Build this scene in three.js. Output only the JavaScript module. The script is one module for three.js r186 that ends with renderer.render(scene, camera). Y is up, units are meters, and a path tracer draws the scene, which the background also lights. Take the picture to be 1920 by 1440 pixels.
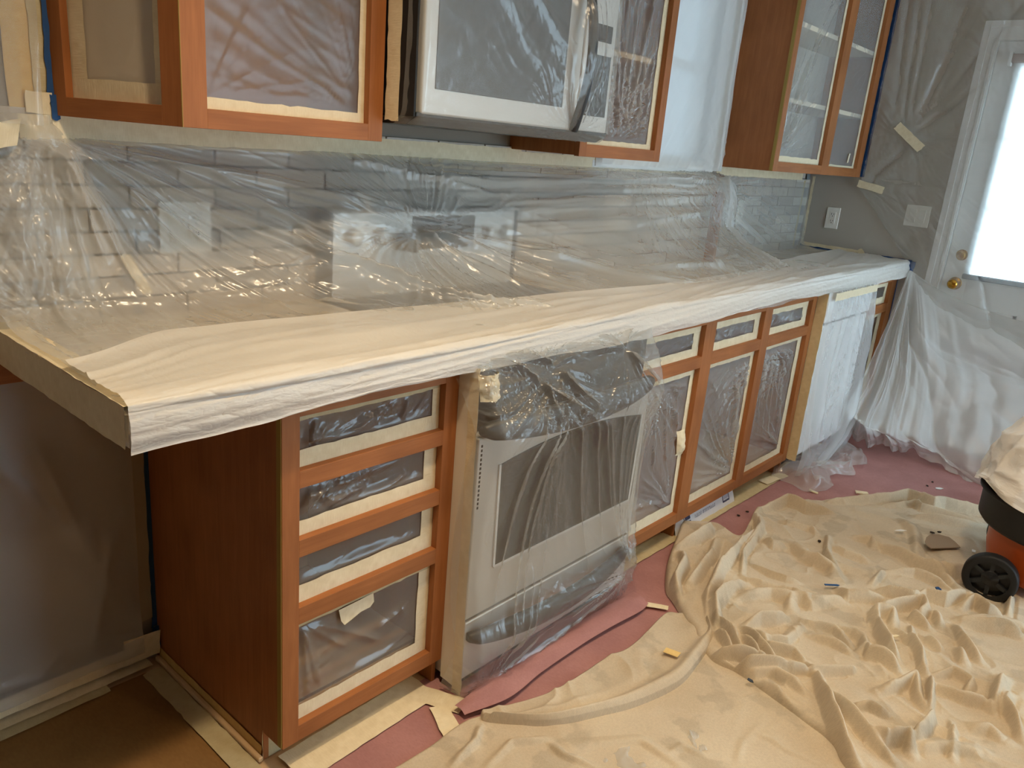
import * as THREE from 'three';
import { RoundedBoxGeometry } from 'three/addons/geometries/RoundedBoxGeometry.js';
import { mergeGeometries } from 'three/addons/utils/BufferGeometryUtils.js';
import { RectAreaLightUniformsLib } from 'three/addons/lights/RectAreaLightUniformsLib.js';

// ---------------------------------------------------------------- camera, sky, exposure
RectAreaLightUniformsLib.init();
const scene = new THREE.Scene();
const camera = new THREE.PerspectiveCamera(2 * Math.atan(720 / 1484.16) * 180 / Math.PI, 1920 / 1440, 0.05, 60);
camera.rotation.order = 'YXZ';
camera.position.set(-0.7996, 1.3857, 1.8293);
camera.rotation.set(-16.957 * Math.PI / 180, -49.84 * Math.PI / 180, 4.963 * Math.PI / 180);
const renderer = new THREE.WebGLRenderer({ antialias: true });
renderer.toneMapping = THREE.LinearToneMapping;
renderer.toneMappingExposure = 1.06;
renderer.shadowMap.enabled = true;
scene.background = new THREE.Color().setRGB(0.62, 0.84, 1.0);      // overcast daylight outside the door and windows
scene.backgroundIntensity = 6.5;
const LAMP = { color: new THREE.Color().setRGB(1.0, 0.77, 0.49), power: 7.8 };      // warm ceiling spots
const SPOTS = [[0.0, 1.2, 1.0], [1.3, 1.5, 0.6], [0.6, 2.9, 0.6]];

// ---------------------------------------------------------------- numbers, noise
function rng(seed) { let s = seed >>> 0; return () => { s = (s + 0x6D2B79F5) | 0; let t = Math.imul(s ^ (s >>> 15), 1 | s); t = (t + Math.imul(t ^ (t >>> 7), 61 | t)) ^ t; return ((t ^ (t >>> 14)) >>> 0) / 4294967296; }; }
const clamp = (x, a = 0, b = 1) => Math.min(b, Math.max(a, x));
const sstep = (a, b, x) => { const t = clamp((x - a) / (b - a)); return t * t * (3 - 2 * t); };
const lerp = (a, b, t) => a + (b - a) * t;
function hash(i, j, s) { let h = Math.imul(i, 374761393) ^ Math.imul(j, 668265263) ^ Math.imul(s, 1442695041); h = Math.imul(h ^ (h >>> 13), 1274126177); return ((h ^ (h >>> 16)) >>> 0) / 4294967296; }
function vnoise(x, y, s = 0, px = 0, py = 0) {
  const i = Math.floor(x), j = Math.floor(y); let u = x - i, v = y - j; u = u * u * u * (u * (u * 6 - 15) + 10); v = v * v * v * (v * (v * 6 - 15) + 10);
  const w = (k, p) => p ? ((k % p) + p) % p : k;
  const a = hash(w(i, px), w(j, py), s), b = hash(w(i + 1, px), w(j, py), s), c = hash(w(i, px), w(j + 1, py), s), d = hash(w(i + 1, px), w(j + 1, py), s);
  return lerp(lerp(a, b, u), lerp(c, d, u), v);
}
function fbm(x, y, s = 0, oct = 4, px = 0, py = 0) { let a = 0.5, t = 0, n = 0; for (let k = 0; k < oct; k++) { t += a * vnoise(x, y, s + k * 17, px, py); n += a; a *= 0.5; x *= 2; y *= 2; px *= 2; py *= 2; } return t / n; }
const ridge = (n) => { const r = 1 - Math.abs(2 * n - 1); return r * r; };

// ---------------------------------------------------------------- textures
function tex(w, h, fn, srgb) {
  const d = new Uint8Array(w * h * 4), o = [0, 0, 0];
  for (let j = 0; j < h; j++) for (let i = 0; i < w; i++) { fn(i / w, j / h, o); const k = (j * w + i) * 4; d[k] = clamp(o[0], 0, 255); d[k + 1] = clamp(o[1], 0, 255); d[k + 2] = clamp(o[2], 0, 255); d[k + 3] = 255; }
  const t = new THREE.DataTexture(d, w, h); t.wrapS = t.wrapT = THREE.RepeatWrapping; t.magFilter = THREE.LinearFilter; t.minFilter = THREE.LinearFilter;
  if (srgb) t.colorSpace = THREE.SRGBColorSpace; t.needsUpdate = true; return t;
}
const rep = (t, m, n = m) => { t.repeat.set(1 / m, 1 / n); return t; };      // metres covered by one repeat
const mixc = (o, a, b, t) => { for (let k = 0; k < 3; k++) o[k] = lerp(a[k], b[k], t); };
function woodTex(dark, light, seed) {
  return rep(tex(512, 512, (u, v, o) => {
    const w = fbm(u * 6, v * 3, seed, 3, 6, 3);
    const g = fbm(u * 48 + w * 2, v * 3, seed + 5, 4, 0, 3), f = vnoise(u * 220, v * 10, seed + 9, 220, 10);
    const blotch = fbm(u * 5, v * 4, seed + 31, 4, 5, 4);
    mixc(o, dark, light, clamp(0.10 + 0.40 * g + 0.50 * blotch + 0.16 * (f - 0.5)));
  }, true), 0.45);
}
const T = {
  wood: woodTex([130, 78, 39], [178, 114, 66], 3),
  woodBump: rep(tex(256, 256, (u, v, o) => { o[0] = o[1] = o[2] = 128 + 90 * (fbm(u * 60, v * 4, 8, 3, 60, 4) - 0.5); }), 0.45),
  maple: woodTex([196, 160, 118], [222, 192, 152], 12),
  canvas: rep(tex(1024, 1024, (u, v, o) => {
    const w = 0.5 * ((Math.floor(u * 1024) % 4 < 2 ? 1 : 0) + (Math.floor(v * 1024) % 4 < 2 ? 1 : 0));
    const st = fbm(u * 5, v * 5, 44, 5, 5, 5), st2 = fbm(u * 11, v * 11, 61, 4, 11, 11);
    mixc(o, [194, 176, 150], [216, 203, 180], clamp(0.15 + 1.2 * (st - 0.2) * 0.8));
    const d = sstep(0.60, 0.72, st2) * 0.07 + 0.03 * w + 0.05 * (vnoise(u * 300, v * 300, 5, 300, 300) - 0.5);
    const wht = sstep(0.66, 0.70, fbm(u * 17, v * 17, 71, 4, 17, 17)) * 0.06;
    for (let k = 0; k < 3; k++) o[k] = lerp(o[k] * (1 - d), 226 - 6 * k, wht);
  }, true), 0.9),
  canvasBump: rep(tex(512, 512, (u, v, o) => { const c = fbm(u * 22, v * 22, 91, 4, 22, 22); const w = (Math.floor(u * 512) % 4 < 2 ? 1 : 0) ^ (Math.floor(v * 512) % 4 < 2 ? 1 : 0); o[0] = o[1] = o[2] = 60 + 150 * c + 18 * w; }), 0.45),
  rosin: rep(tex(512, 512, (u, v, o) => { const a = fbm(u * 6, v * 6, 21, 5, 6, 6), f = vnoise(u * 200, v * 90, 22, 200, 90), s = hash(Math.floor(u * 512), Math.floor(v * 512), 5); mixc(o, [160, 112, 110], [184, 134, 131], clamp(a * 0.9 + 0.3 * (f - 0.5))); if (s > 0.9985) { o[0] *= 0.75; o[1] *= 0.75; o[2] *= 0.75; } }, true), 0.6),
  kraft: rep(tex(512, 512, (u, v, o) => { const a = fbm(u * 5, v * 5, 27, 5, 5, 5), f = vnoise(u * 180, v * 60, 28, 180, 60); mixc(o, [128, 92, 46], [150, 110, 60], clamp(a + 0.35 * (f - 0.5))); }, true), 0.6),
  tape: rep(tex(256, 256, (u, v, o) => { const a = fbm(u * 7, v * 7, 33, 4, 7, 7), f = vnoise(u * 70, v * 12, 34, 70, 12); mixc(o, [224, 208, 172], [240, 227, 196], clamp(a * 1.1 - 0.05 + 0.3 * (f - 0.5))); }, true), 0.12),
  tapeBump: rep(tex(256, 256, (u, v, o) => { o[0] = o[1] = o[2] = 255 * (0.6 * fbm(u * 60, v * 9, 37, 3, 60, 9) + 0.4 * fbm(u * 6, v * 6, 38, 3, 6, 6)); }), 0.12),
  crinkle: rep(tex(1024, 1024, (u, v, o) => {
    const wx = fbm(u * 6, v * 6, 55, 3, 6, 6), wy = fbm(u * 6, v * 6, 57, 3, 6, 6);
    const a = ridge(fbm(u * 9 + wx * 1.5, v * 14 + wy * 1.5, 51, 3, 9, 14)), b = ridge(fbm(u * 26 + wy, v * 34 + wx, 53, 3, 26, 34)), c = fbm(u * 10, v * 10, 54, 4, 10, 10);
    o[0] = o[1] = o[2] = 255 * clamp(0.45 * a * c * 1.6 + 0.16 * b + 0.35 * c);
  }), 0.5),
  granite: rep(tex(1024, 1024, (u, v, o) => {
    const a = fbm(u * 12, v * 12, 61, 5, 12, 12), w1 = fbm(u * 5, v * 5, 62, 4, 5, 5), s = vnoise(u * 160, v * 160, 63, 160, 160);
    mixc(o, [196, 178, 148], [226, 214, 190], clamp(a * 1.2));
    const vein = ridge(fbm(u * 7 + w1 * 2, v * 7 + w1 * 2, 65, 4, 7, 7)), vein2 = ridge(fbm(u * 14 + w1 * 3, v * 11, 67, 3, 14, 11));
    const d = sstep(0.90, 0.99, vein) * 0.8 + sstep(0.94, 1.0, vein2) * 0.45 + (s > 0.86 ? 0.18 : 0);
    for (let k = 0; k < 3; k++) o[k] = lerp(o[k], [60, 50, 42][k], clamp(d));
  }, true), 0.5),
  paint: rep(tex(256, 256, (u, v, o) => { o[0] = o[1] = o[2] = 128 + 70 * (fbm(u * 60, v * 60, 71, 3, 60, 60) - 0.5); }), 0.25),
  stone: rep(tex(512, 512, (u, v, o) => { const a = fbm(u * 9, v * 9, 75, 5, 9, 9), c = fbm(u * 30, v * 6, 76, 3, 30, 6); mixc(o, [176, 168, 158], [214, 207, 197], clamp(0.7 * a + 0.4 * c)); }, true), 0.5),
};
const P = (o) => new THREE.MeshPhysicalMaterial(o);
const C = (h) => new THREE.Color(h);
const film = (o) => P(Object.assign({ color: C('#f4f4f2'), transmission: 0.75, thickness: 0, roughness: 0.23, ior: 1.5, specularIntensity: 1, bumpMap: T.crinkle, bumpScale: 0.0010, side: THREE.DoubleSide }, o));
const M = {
  wood: P({ map: T.wood, bumpMap: T.woodBump, bumpScale: 0.0003, roughness: 0.55, ior: 1.4 }),
  woodEdge: P({ color: C('#a08844'), roughness: 0.7 }),
  maple: P({ map: T.maple, roughness: 0.55 }),
  wall: P({ color: C('#b4aca0'), roughness: 0.85, bumpMap: T.paint, bumpScale: 0.0006 }),
  wallBack: P({ color: C('#8f877c'), roughness: 0.85, bumpMap: T.paint, bumpScale: 0.0006 }),
  ceiling: P({ color: C('#e8e4dc'), roughness: 0.95 }),
  white: P({ color: C('#eeeeec'), roughness: 0.45 }),
  trim: P({ color: C('#e2e0dc'), roughness: 0.4 }),
  grout: P({ color: C('#8c857b'), roughness: 0.95 }),
  tile: P({ map: T.stone, roughness: 0.5 }),
  granite: P({ map: T.granite, roughness: 0.25 }),
  tape: P({ map: T.tape, bumpMap: T.tapeBump, bumpScale: 0.0005, roughness: 0.75, side: THREE.DoubleSide }),
  tapeThin: P({ map: T.tape, bumpMap: T.tapeBump, bumpScale: 0.0005, roughness: 0.6, side: THREE.DoubleSide, color: C('#d8d4c4') }),
  blue: P({ color: C('#14477e'), roughness: 0.7, bumpMap: T.tapeBump, bumpScale: 0.0004, side: THREE.DoubleSide }),
  film: film({}),
  filmSoft: film({ transmission: 0.80, roughness: 0.25 }),
  filmMilky: film({ transmission: 0.34, roughness: 0.36, bumpScale: 0.0022, color: C('#f2efe8') }),
  filmWindow: film({ transmission: 0.60, roughness: 0.62, bumpScale: 0.0006 }),
  filmTight: film({ transmission: 0.85, roughness: 0.2, color: C('#f4efe6'), bumpScale: 0.0010 }),
  filmShiny: film({ transmission: 0.80, roughness: 0.12, bumpScale: 0.0016 }),
  filmGrey: film({ transmission: 0.79, roughness: 0.26, bumpScale: 0.0008 }),
  filmDull: film({ transmission: 0.22, roughness: 0.4, bumpScale: 0.0005, color: C('#d9ccb8') }),
  rosin: P({ map: T.rosin, roughness: 0.85, side: THREE.DoubleSide }),
  kraft: P({ map: T.kraft, roughness: 0.85, side: THREE.DoubleSide }),
  canvas: P({ map: T.canvas, bumpMap: T.canvasBump, bumpScale: 0.0009, roughness: 0.92, side: THREE.DoubleSide }),
  steel: P({ color: C('#c9c5be'), metalness: 0.55, roughness: 0.42 }),
  steelBright: P({ color: C('#d6d6d4'), metalness: 0.35, roughness: 0.45 }),
  black: P({ color: C('#17181a'), roughness: 0.3 }),
  blackMatt: P({ color: C('#141516'), roughness: 0.6 }),
  charcoal: P({ color: C('#24272a'), roughness: 0.4 }),
  ovenGlass: P({ color: C('#2c2d2b'), roughness: 0.12 }),
  brass: P({ color: C('#b98f3e'), metalness: 1, roughness: 0.22 }),
  plastic: P({ color: C('#ece8de'), roughness: 0.35 }),
  orange: P({ color: C('#b9501c'), roughness: 0.35 }),
  glass: P({ color: C('#ffffff'), transmission: 1, thickness: 0, roughness: 0.0, ior: 1.45 }),
  shade: P({ color: C('#f2f4f4'), transmission: 0.55, thickness: 0, roughness: 0.95, ior: 1.2 }),
  card: P({ color: C('#9a8670'), roughness: 0.8 }),
  crumb: P({ color: C('#2b2320'), roughness: 0.9 }),
};

// ---------------------------------------------------------------- names, things, parts
const used = {};
const numbered = (n) => { const k = used[n] = (used[n] ?? -1) + 1; return k ? n + '_' + String(k).padStart(3, '0') : n; };
function thing(name, label, category, pos, group, rotY = 0) {
  const o = new THREE.Group(); o.name = numbered(name); o.position.set(...pos); o.rotation.y = rotY; o.userData = { label, category };
  if (group) o.userData.group = group; scene.add(o); return o;
}
function mesh(name, geo, mat) { const m = new THREE.Mesh(geo, mat); m.name = name; m.castShadow = m.receiveShadow = true; return m; }
// a part given in world coordinates: moved into its thing's frame (things built in place are not turned)
function part(t, name, geo, mat, label) {
  let o = t, x = 0, y = 0, z = 0; while (o && o !== scene) { x += o.position.x; y += o.position.y; z += o.position.z; o = o.parent; }
  geo.translate(-x, -y, -z); const m = mesh(name, geo, mat); if (label) m.userData.label = label; t.add(m); return m;
}
function local(t, name, geo, mat, label) { const m = mesh(name, geo, mat); if (label) m.userData.label = label; t.add(m); return m; }
function single(name, label, category, geo, mat, group) {      // a thing that is one mesh, its origin at its own base
  geo.computeBoundingBox(); const b = geo.boundingBox, c = [(b.min.x + b.max.x) / 2, b.min.y, (b.min.z + b.max.z) / 2];
  geo.translate(-c[0], -c[1], -c[2]); const m = mesh(numbered(name), geo, mat); m.position.set(...c); m.userData = { label, category }; if (group) m.userData.group = group; scene.add(m); return m;
}
function struct(name, geo, mat) { const m = mesh(name, geo, mat); m.userData = { kind: 'structure' }; scene.add(m); return m; }

// ---------------------------------------------------------------- shapes
let uvSeed = 1;
function uvBox(g, grain = 'y') {      // metres; v runs along the grain
  const p = g.attributes.position, n = g.attributes.normal, uv = new Float32Array(p.count * 2), r = rng(uvSeed++), ox = r() * 3, oy = r() * 3;
  for (let i = 0; i < p.count; i++) {
    const a = [p.getX(i), p.getY(i), p.getZ(i)], m = [Math.abs(n.getX(i)), Math.abs(n.getY(i)), Math.abs(n.getZ(i))], k = m[0] > m[1] && m[0] > m[2] ? 0 : m[1] > m[2] ? 1 : 2, gi = 'xyz'.indexOf(grain);
    let vi = gi !== k ? gi : (k + 1) % 3; const ui = 3 - k - vi; uv[2 * i] = a[ui] + ox; uv[2 * i + 1] = a[vi] + oy;
  }
  g.setAttribute('uv', new THREE.BufferAttribute(uv, 2)); return g;
}
function box(x0, x1, y0, y1, z0, z1, grain = 'y', r = 0.0015) {
  const w = x1 - x0, h = y1 - y0, d = z1 - z0, rr = Math.min(r, w / 2.2, h / 2.2, d / 2.2);
  const g = rr > 0 ? new RoundedBoxGeometry(w, h, d, 1, rr) : new THREE.BoxGeometry(w, h, d);
  g.translate((x0 + x1) / 2, (y0 + y1) / 2, (z0 + z1) / 2); return uvBox(g, grain);
}
function grid(nu, nv, fn, uvFn) {      // fn(u, v) -> [x, y, z]
  const pos = new Float32Array((nu + 1) * (nv + 1) * 3), uv = new Float32Array((nu + 1) * (nv + 1) * 2), idx = [];
  for (let j = 0, k = 0; j <= nv; j++) for (let i = 0; i <= nu; i++, k++) { const q = fn(i / nu, j / nv); pos.set(q, k * 3); const t = uvFn ? uvFn(i / nu, j / nv, q) : [i / nu, j / nv]; uv[2 * k] = t[0]; uv[2 * k + 1] = t[1]; }
  for (let j = 0; j < nv; j++) for (let i = 0; i < nu; i++) { const a = j * (nu + 1) + i, b = a + 1, c = a + nu + 1, d = c + 1; idx.push(a, b, d, a, d, c); }
  const g = new THREE.BufferGeometry(); g.setAttribute('position', new THREE.BufferAttribute(pos, 3)); g.setAttribute('uv', new THREE.BufferAttribute(uv, 2)); g.setIndex(idx); g.computeVertexNormals(); return g;
}
// a sheet: base surface, then a displacement D(p, q, u, v) along its normal, p and q in metres on the sheet
function sheet(W, H, step, base, D) {
  const nu = Math.max(4, Math.round(W / step)), nv = Math.max(4, Math.round(H / step));
  const g = grid(nu, nv, base, (u, v) => [u * W, v * H]), p = g.attributes.position, n = g.attributes.normal;
  if (D) { for (let k = 0; k < p.count; k++) { const i = k % (nu + 1), j = (k - i) / (nu + 1), d = D(i / nu * W, j / nv * H, i / nu, j / nv); p.setXYZ(k, p.getX(k) + n.getX(k) * d, p.getY(k) + n.getY(k) * d, p.getZ(k) + n.getZ(k) * d); } g.computeVertexNormals(); }
  return g;
}
// radial pleats round an anchor, dying out with distance
function fan(p, q, f) {      // f = [ax, ay, pleats per radian, amplitude, reach, seed]
  const dx = p - f[0], dy = q - f[1], r = Math.hypot(dx, dy) + 1e-6; if (r > f[4] * 3.2) return 0;
  const th = Math.atan2(dy, dx) + 0.05 * (vnoise(r * 9, 3.3, f[5]) - 0.5) / (r + 0.15), k = th * f[2];
  const a = ridge(vnoise(k + 40, r * 0.5, f[5] + 1)), b = ridge(vnoise(k * 2.3 + 40, r * 0.8, f[5] + 2));
  return 0.5 * f[3] * sstep(0.0, 0.10, r) * Math.exp(-r / f[4]) * (a * a * 1.1 + 0.45 * b);
}
// a single crease: [x0, y0, x1, y1, width, height]
function crease(p, q, c) {
  const R = 6 * c[4]; if (p < Math.min(c[0], c[2]) - R || p > Math.max(c[0], c[2]) + R || q < Math.min(c[1], c[3]) - R || q > Math.max(c[1], c[3]) + R) return 0;
  const ex = c[2] - c[0], ey = c[3] - c[1], L2 = ex * ex + ey * ey, t = ((p - c[0]) * ex + (q - c[1]) * ey) / L2; if (t < -0.05 || t > 1.05) return 0;
  const d = Math.abs((p - c[0]) * ey - (q - c[1]) * ex) / Math.sqrt(L2) + 0.1 * c[4] * Math.sin(t * 21 + c[0] * 50); const w = c[4];
  return 1.3 * c[5] * sstep(-0.02, 0.15, t) * (1 - sstep(0.8, 1.02, t)) * Math.exp(-Math.sqrt(d * d + 0.08 * w * w) / w);
}
function streak(p, q, ang, fl, fs, s) { const c = Math.cos(ang), n = Math.sin(ang), a = p * c + q * n, b = -p * n + q * c; return ridge(fbm(a * fl + 20, b * fs + 20 + 1.2 * vnoise(a * fl * 0.7, b * 2, s + 3), s, 2)); }
// catmull-rom through keyed points
function curve(pts, t) {
  const n = pts.length - 1, x = clamp(t) * n, i = Math.min(n - 1, Math.floor(x)), f = x - i, P0 = pts[Math.max(0, i - 1)], P1 = pts[i], P2 = pts[i + 1], P3 = pts[Math.min(n, i + 2)];
  return P1.map((_, k) => 0.5 * (2 * P1[k] + (P2[k] - P0[k]) * f + (2 * P0[k] - 5 * P1[k] + 4 * P2[k] - P3[k]) * f * f + (3 * P1[k] - P0[k] - 3 * P2[k] + P3[k]) * f * f * f));
}
function keyed(keys, x) {      // keys: [x, a, b, ...] smoothly blended
  let i = 0; while (i < keys.length - 2 && x > keys[i + 1][0]) i++;
  const a = keys[i], b = keys[i + 1], t = sstep(a[0], b[0], x); return a.slice(1).map((v, k) => lerp(v, b[k + 1], t));
}
// a strip of tape lying along p0 -> p1 (world), 'across' the direction of its width; edges slightly uneven, ends torn
function tapeGeo(p0, p1, width, across, seed, lift = 0, rag = 0.0015) {
  const A = new THREE.Vector3(...p0), B = new THREE.Vector3(...p1), W = new THREE.Vector3(...across).normalize(), dir = B.clone().sub(A), L = dir.length(), N = dir.clone().normalize().cross(W), nu = Math.max(6, Math.round(L / 0.02));
  return grid(nu, 4, (u, v) => {
    const e = (fbm(u * L * 40 + 5, v > 0.5 ? 3.7 : 9.1, seed, 3) - 0.5) * rag * 2, end = u < 0.001 || u > 0.999 ? (hash(Math.round(v * 4), u > 0.5 ? 1 : 0, seed) - 0.5) * 0.006 : 0;
    const h = lift * (fbm(u * L * 22, v * 1.7, seed + 3, 3) - 0.35);
    return A.clone().addScaledVector(dir, u + end / L).addScaledVector(W, (v - 0.5) * width + (v - 0.5) * e * 4).addScaledVector(N, h).toArray();
  }, (u, v) => [u * L + seed * 0.37, v * width + seed * 0.11]);
}
function tapePiece(t, p0, p1, w, across, seed, mat = M.tape, name = 'tape_strip', lift = 0.001, label) { return part(t, name, tapeGeo(p0, p1, w, across, seed, lift), mat, label); }
function tapeThing(label, p0, p1, w, across, seed, mat = M.tape, lift = 0.001, group, name = 'masking_tape') { return single(name, label, 'tape', tapeGeo(p0, p1, w, across, seed, lift), mat, group); }

// ================================================================ THE ROOM
const XR = 3.837, XL = -2.4, ZB = 0, ZFr = 4.2, H = 2.44, ZF = 0.591, ZU = 0.29, YU = 1.36, ZC = 0.622;
struct('floor', box(XL - 0.12, XR + 0.12, -0.1, -0.004, -0.12, ZFr + 0.12, 'x', 0), M.maple);
struct('ceiling', box(XL - 0.12, XR + 0.12, H, H + 0.1, -0.12, ZFr + 0.12, 'x', 0), M.ceiling);
struct('wall_left', box(XL - 0.12, XL, 0, H, 0, ZFr, 'y', 0), M.wall);
const W1 = { x0: 1.80, x1: 2.58, y0: 1.345, y1: 2.16 };            // opening over the sink
const wallBack = struct('wall_back', mergeGeometries([box(XL, W1.x0, 0, H, -0.12, 0, 'y', 0), box(W1.x1, XR, 0, H, -0.12, 0, 'y', 0), box(W1.x0, W1.x1, 0, W1.y0, -0.12, 0, 'y', 0), box(W1.x0, W1.x1, W1.y1, H, -0.12, 0, 'y', 0)]), M.wallBack);
const D1 = { z0: 0.80, z1: 1.615, y1: 2.05 };                       // door opening
struct('wall_right', mergeGeometries([box(XR, XR + 0.12, 0, H, -0.12, D1.z0, 'y', 0), box(XR, XR + 0.12, 0, H, D1.z1, ZFr, 'y', 0), box(XR, XR + 0.12, D1.y1, H, D1.z0, D1.z1, 'y', 0)]), M.wall);
const W2 = { x0: 1.5, x1: 3.7, y0: 0.06, y1: 2.1 };                // patio opening behind the camera, whose cool light falls on the cabinet fronts
struct('wall_front', mergeGeometries([box(XL, W2.x0, 0, H, ZFr, ZFr + 0.12, 'y', 0), box(W2.x1, XR, 0, H, ZFr, ZFr + 0.12, 'y', 0), box(W2.x0, W2.x1, 0, W2.y0, ZFr, ZFr + 0.12, 'y', 0), box(W2.x0, W2.x1, W2.y1, H, ZFr, ZFr + 0.12, 'y', 0)]), M.wall);

// backsplash tiles, each one a piece of the back wall
{
  const tw = 0.203, th = 0.0452, gx = 0.0046, pitch = 0.05, shapes = [];
  for (let k = 0; k < 6; k++) { const g = new RoundedBoxGeometry(tw - gx, th, 0.009, 1, 0.002); const r = rng(300 + k), ox = r() * 2, oy = r() * 2; const uv = g.attributes.uv, p = g.attributes.position; for (let i = 0; i < uv.count; i++) uv.setXY(i, p.getX(i) + ox, p.getY(i) + oy); shapes.push(g); }
  const mats = ['#ffffff', '#efeae3', '#d8d4ce', '#fbf4ea'].map((c) => P({ map: T.stone, roughness: 0.5, color: C(c) })), r = rng(41);
  for (let row = 0; row < 9; row++) for (let k = 0; k < 22; k++) {
    const y = 0.948 + row * pitch, x = -0.405 + (row % 2) * 0.1015 + k * tw + (hash(row, 3, 9) - 0.5) * 0.03;
    if (x > XR - 0.06 || x < -0.62 ) continue;
    const m = local(wallBack, 'tile', shapes[Math.floor(r() * 6)], mats[Math.floor(r() * 4)]); m.position.set(x, y, 0.0045 + r() * 0.0012);
  }
}
// window over the sink
{
  const w = new THREE.Group(); w.name = 'window_1'; w.userData = { kind: 'structure' }; scene.add(w);
  const { x0, x1, y0, y1 } = W1;
  part(w, 'window_frame', mergeGeometries([box(x0, x0 + 0.045, y0, y1, -0.10, -0.04), box(x1 - 0.045, x1, y0, y1, -0.10, -0.04), box(x0, x1, y1 - 0.045, y1, -0.10, -0.04), box(x0, x1, y0, y0 + 0.045, -0.10, -0.04), box(x0, x1, 1.74, 1.78, -0.095, -0.045)]), M.white);
  part(w, 'pane', box(x0 + 0.04, x1 - 0.04, y0 + 0.04, 1.75, -0.072, -0.068, 'y', 0), M.glass);
  part(w, 'pane', box(x0 + 0.04, x1 - 0.04, 1.77, y1 - 0.04, -0.072, -0.068, 'y', 0), M.glass);
  part(w, 'insect_screen', box(x0 + 0.02, x1 - 0.02, y0 + 0.02, y1 - 0.02, -0.112, -0.111, 'y', 0), P({ color: C('#2a2c2e'), roughness: 0.8, transparent: true, opacity: 0.66 }), 'dark insect screen');
  part(w, 'window_casing', box(x0 - 0.075, x0 + 0.002, y0 - 0.02, y1 + 0.07, 0, 0.016), M.trim);
  part(w, 'window_casing', box(x1 - 0.002, x1 + 0.065, y0 - 0.02, y1 + 0.07, 0, 0.016), M.trim);
  part(w, 'window_sill', box(x0 - 0.09, x1 + 0.08, y0 - 0.025, y0 + 0.003, -0.06, 0.012, 'x', 0.003), M.trim);
}
// patio door behind the camera
{
  const w = new THREE.Group(); w.name = 'window_2'; w.userData = { kind: 'structure' }; scene.add(w);
  const { x0, x1, y0, y1 } = W2;
  part(w, 'window_frame', mergeGeometries([box(x0, x0 + 0.06, y0, y1, ZFr + 0.02, ZFr + 0.08), box(x1 - 0.06, x1, y0, y1, ZFr + 0.02, ZFr + 0.08), box(x0, x1, y1 - 0.06, y1, ZFr + 0.02, ZFr + 0.08), box(x0, x1, y0, y0 + 0.06, ZFr + 0.02, ZFr + 0.08), box((x0 + x1) / 2 - 0.035, (x0 + x1) / 2 + 0.035, y0, y1, ZFr + 0.02, ZFr + 0.08)]), M.white);
  for (const [a, b] of [[x0 + 0.05, (x0 + x1) / 2 - 0.03], [(x0 + x1) / 2 + 0.03, x1 - 0.05]]) part(w, 'pane', box(a, b, y0 + 0.05, y1 - 0.05, ZFr + 0.05, ZFr + 0.054, 'y', 0), M.glass);
}
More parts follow.
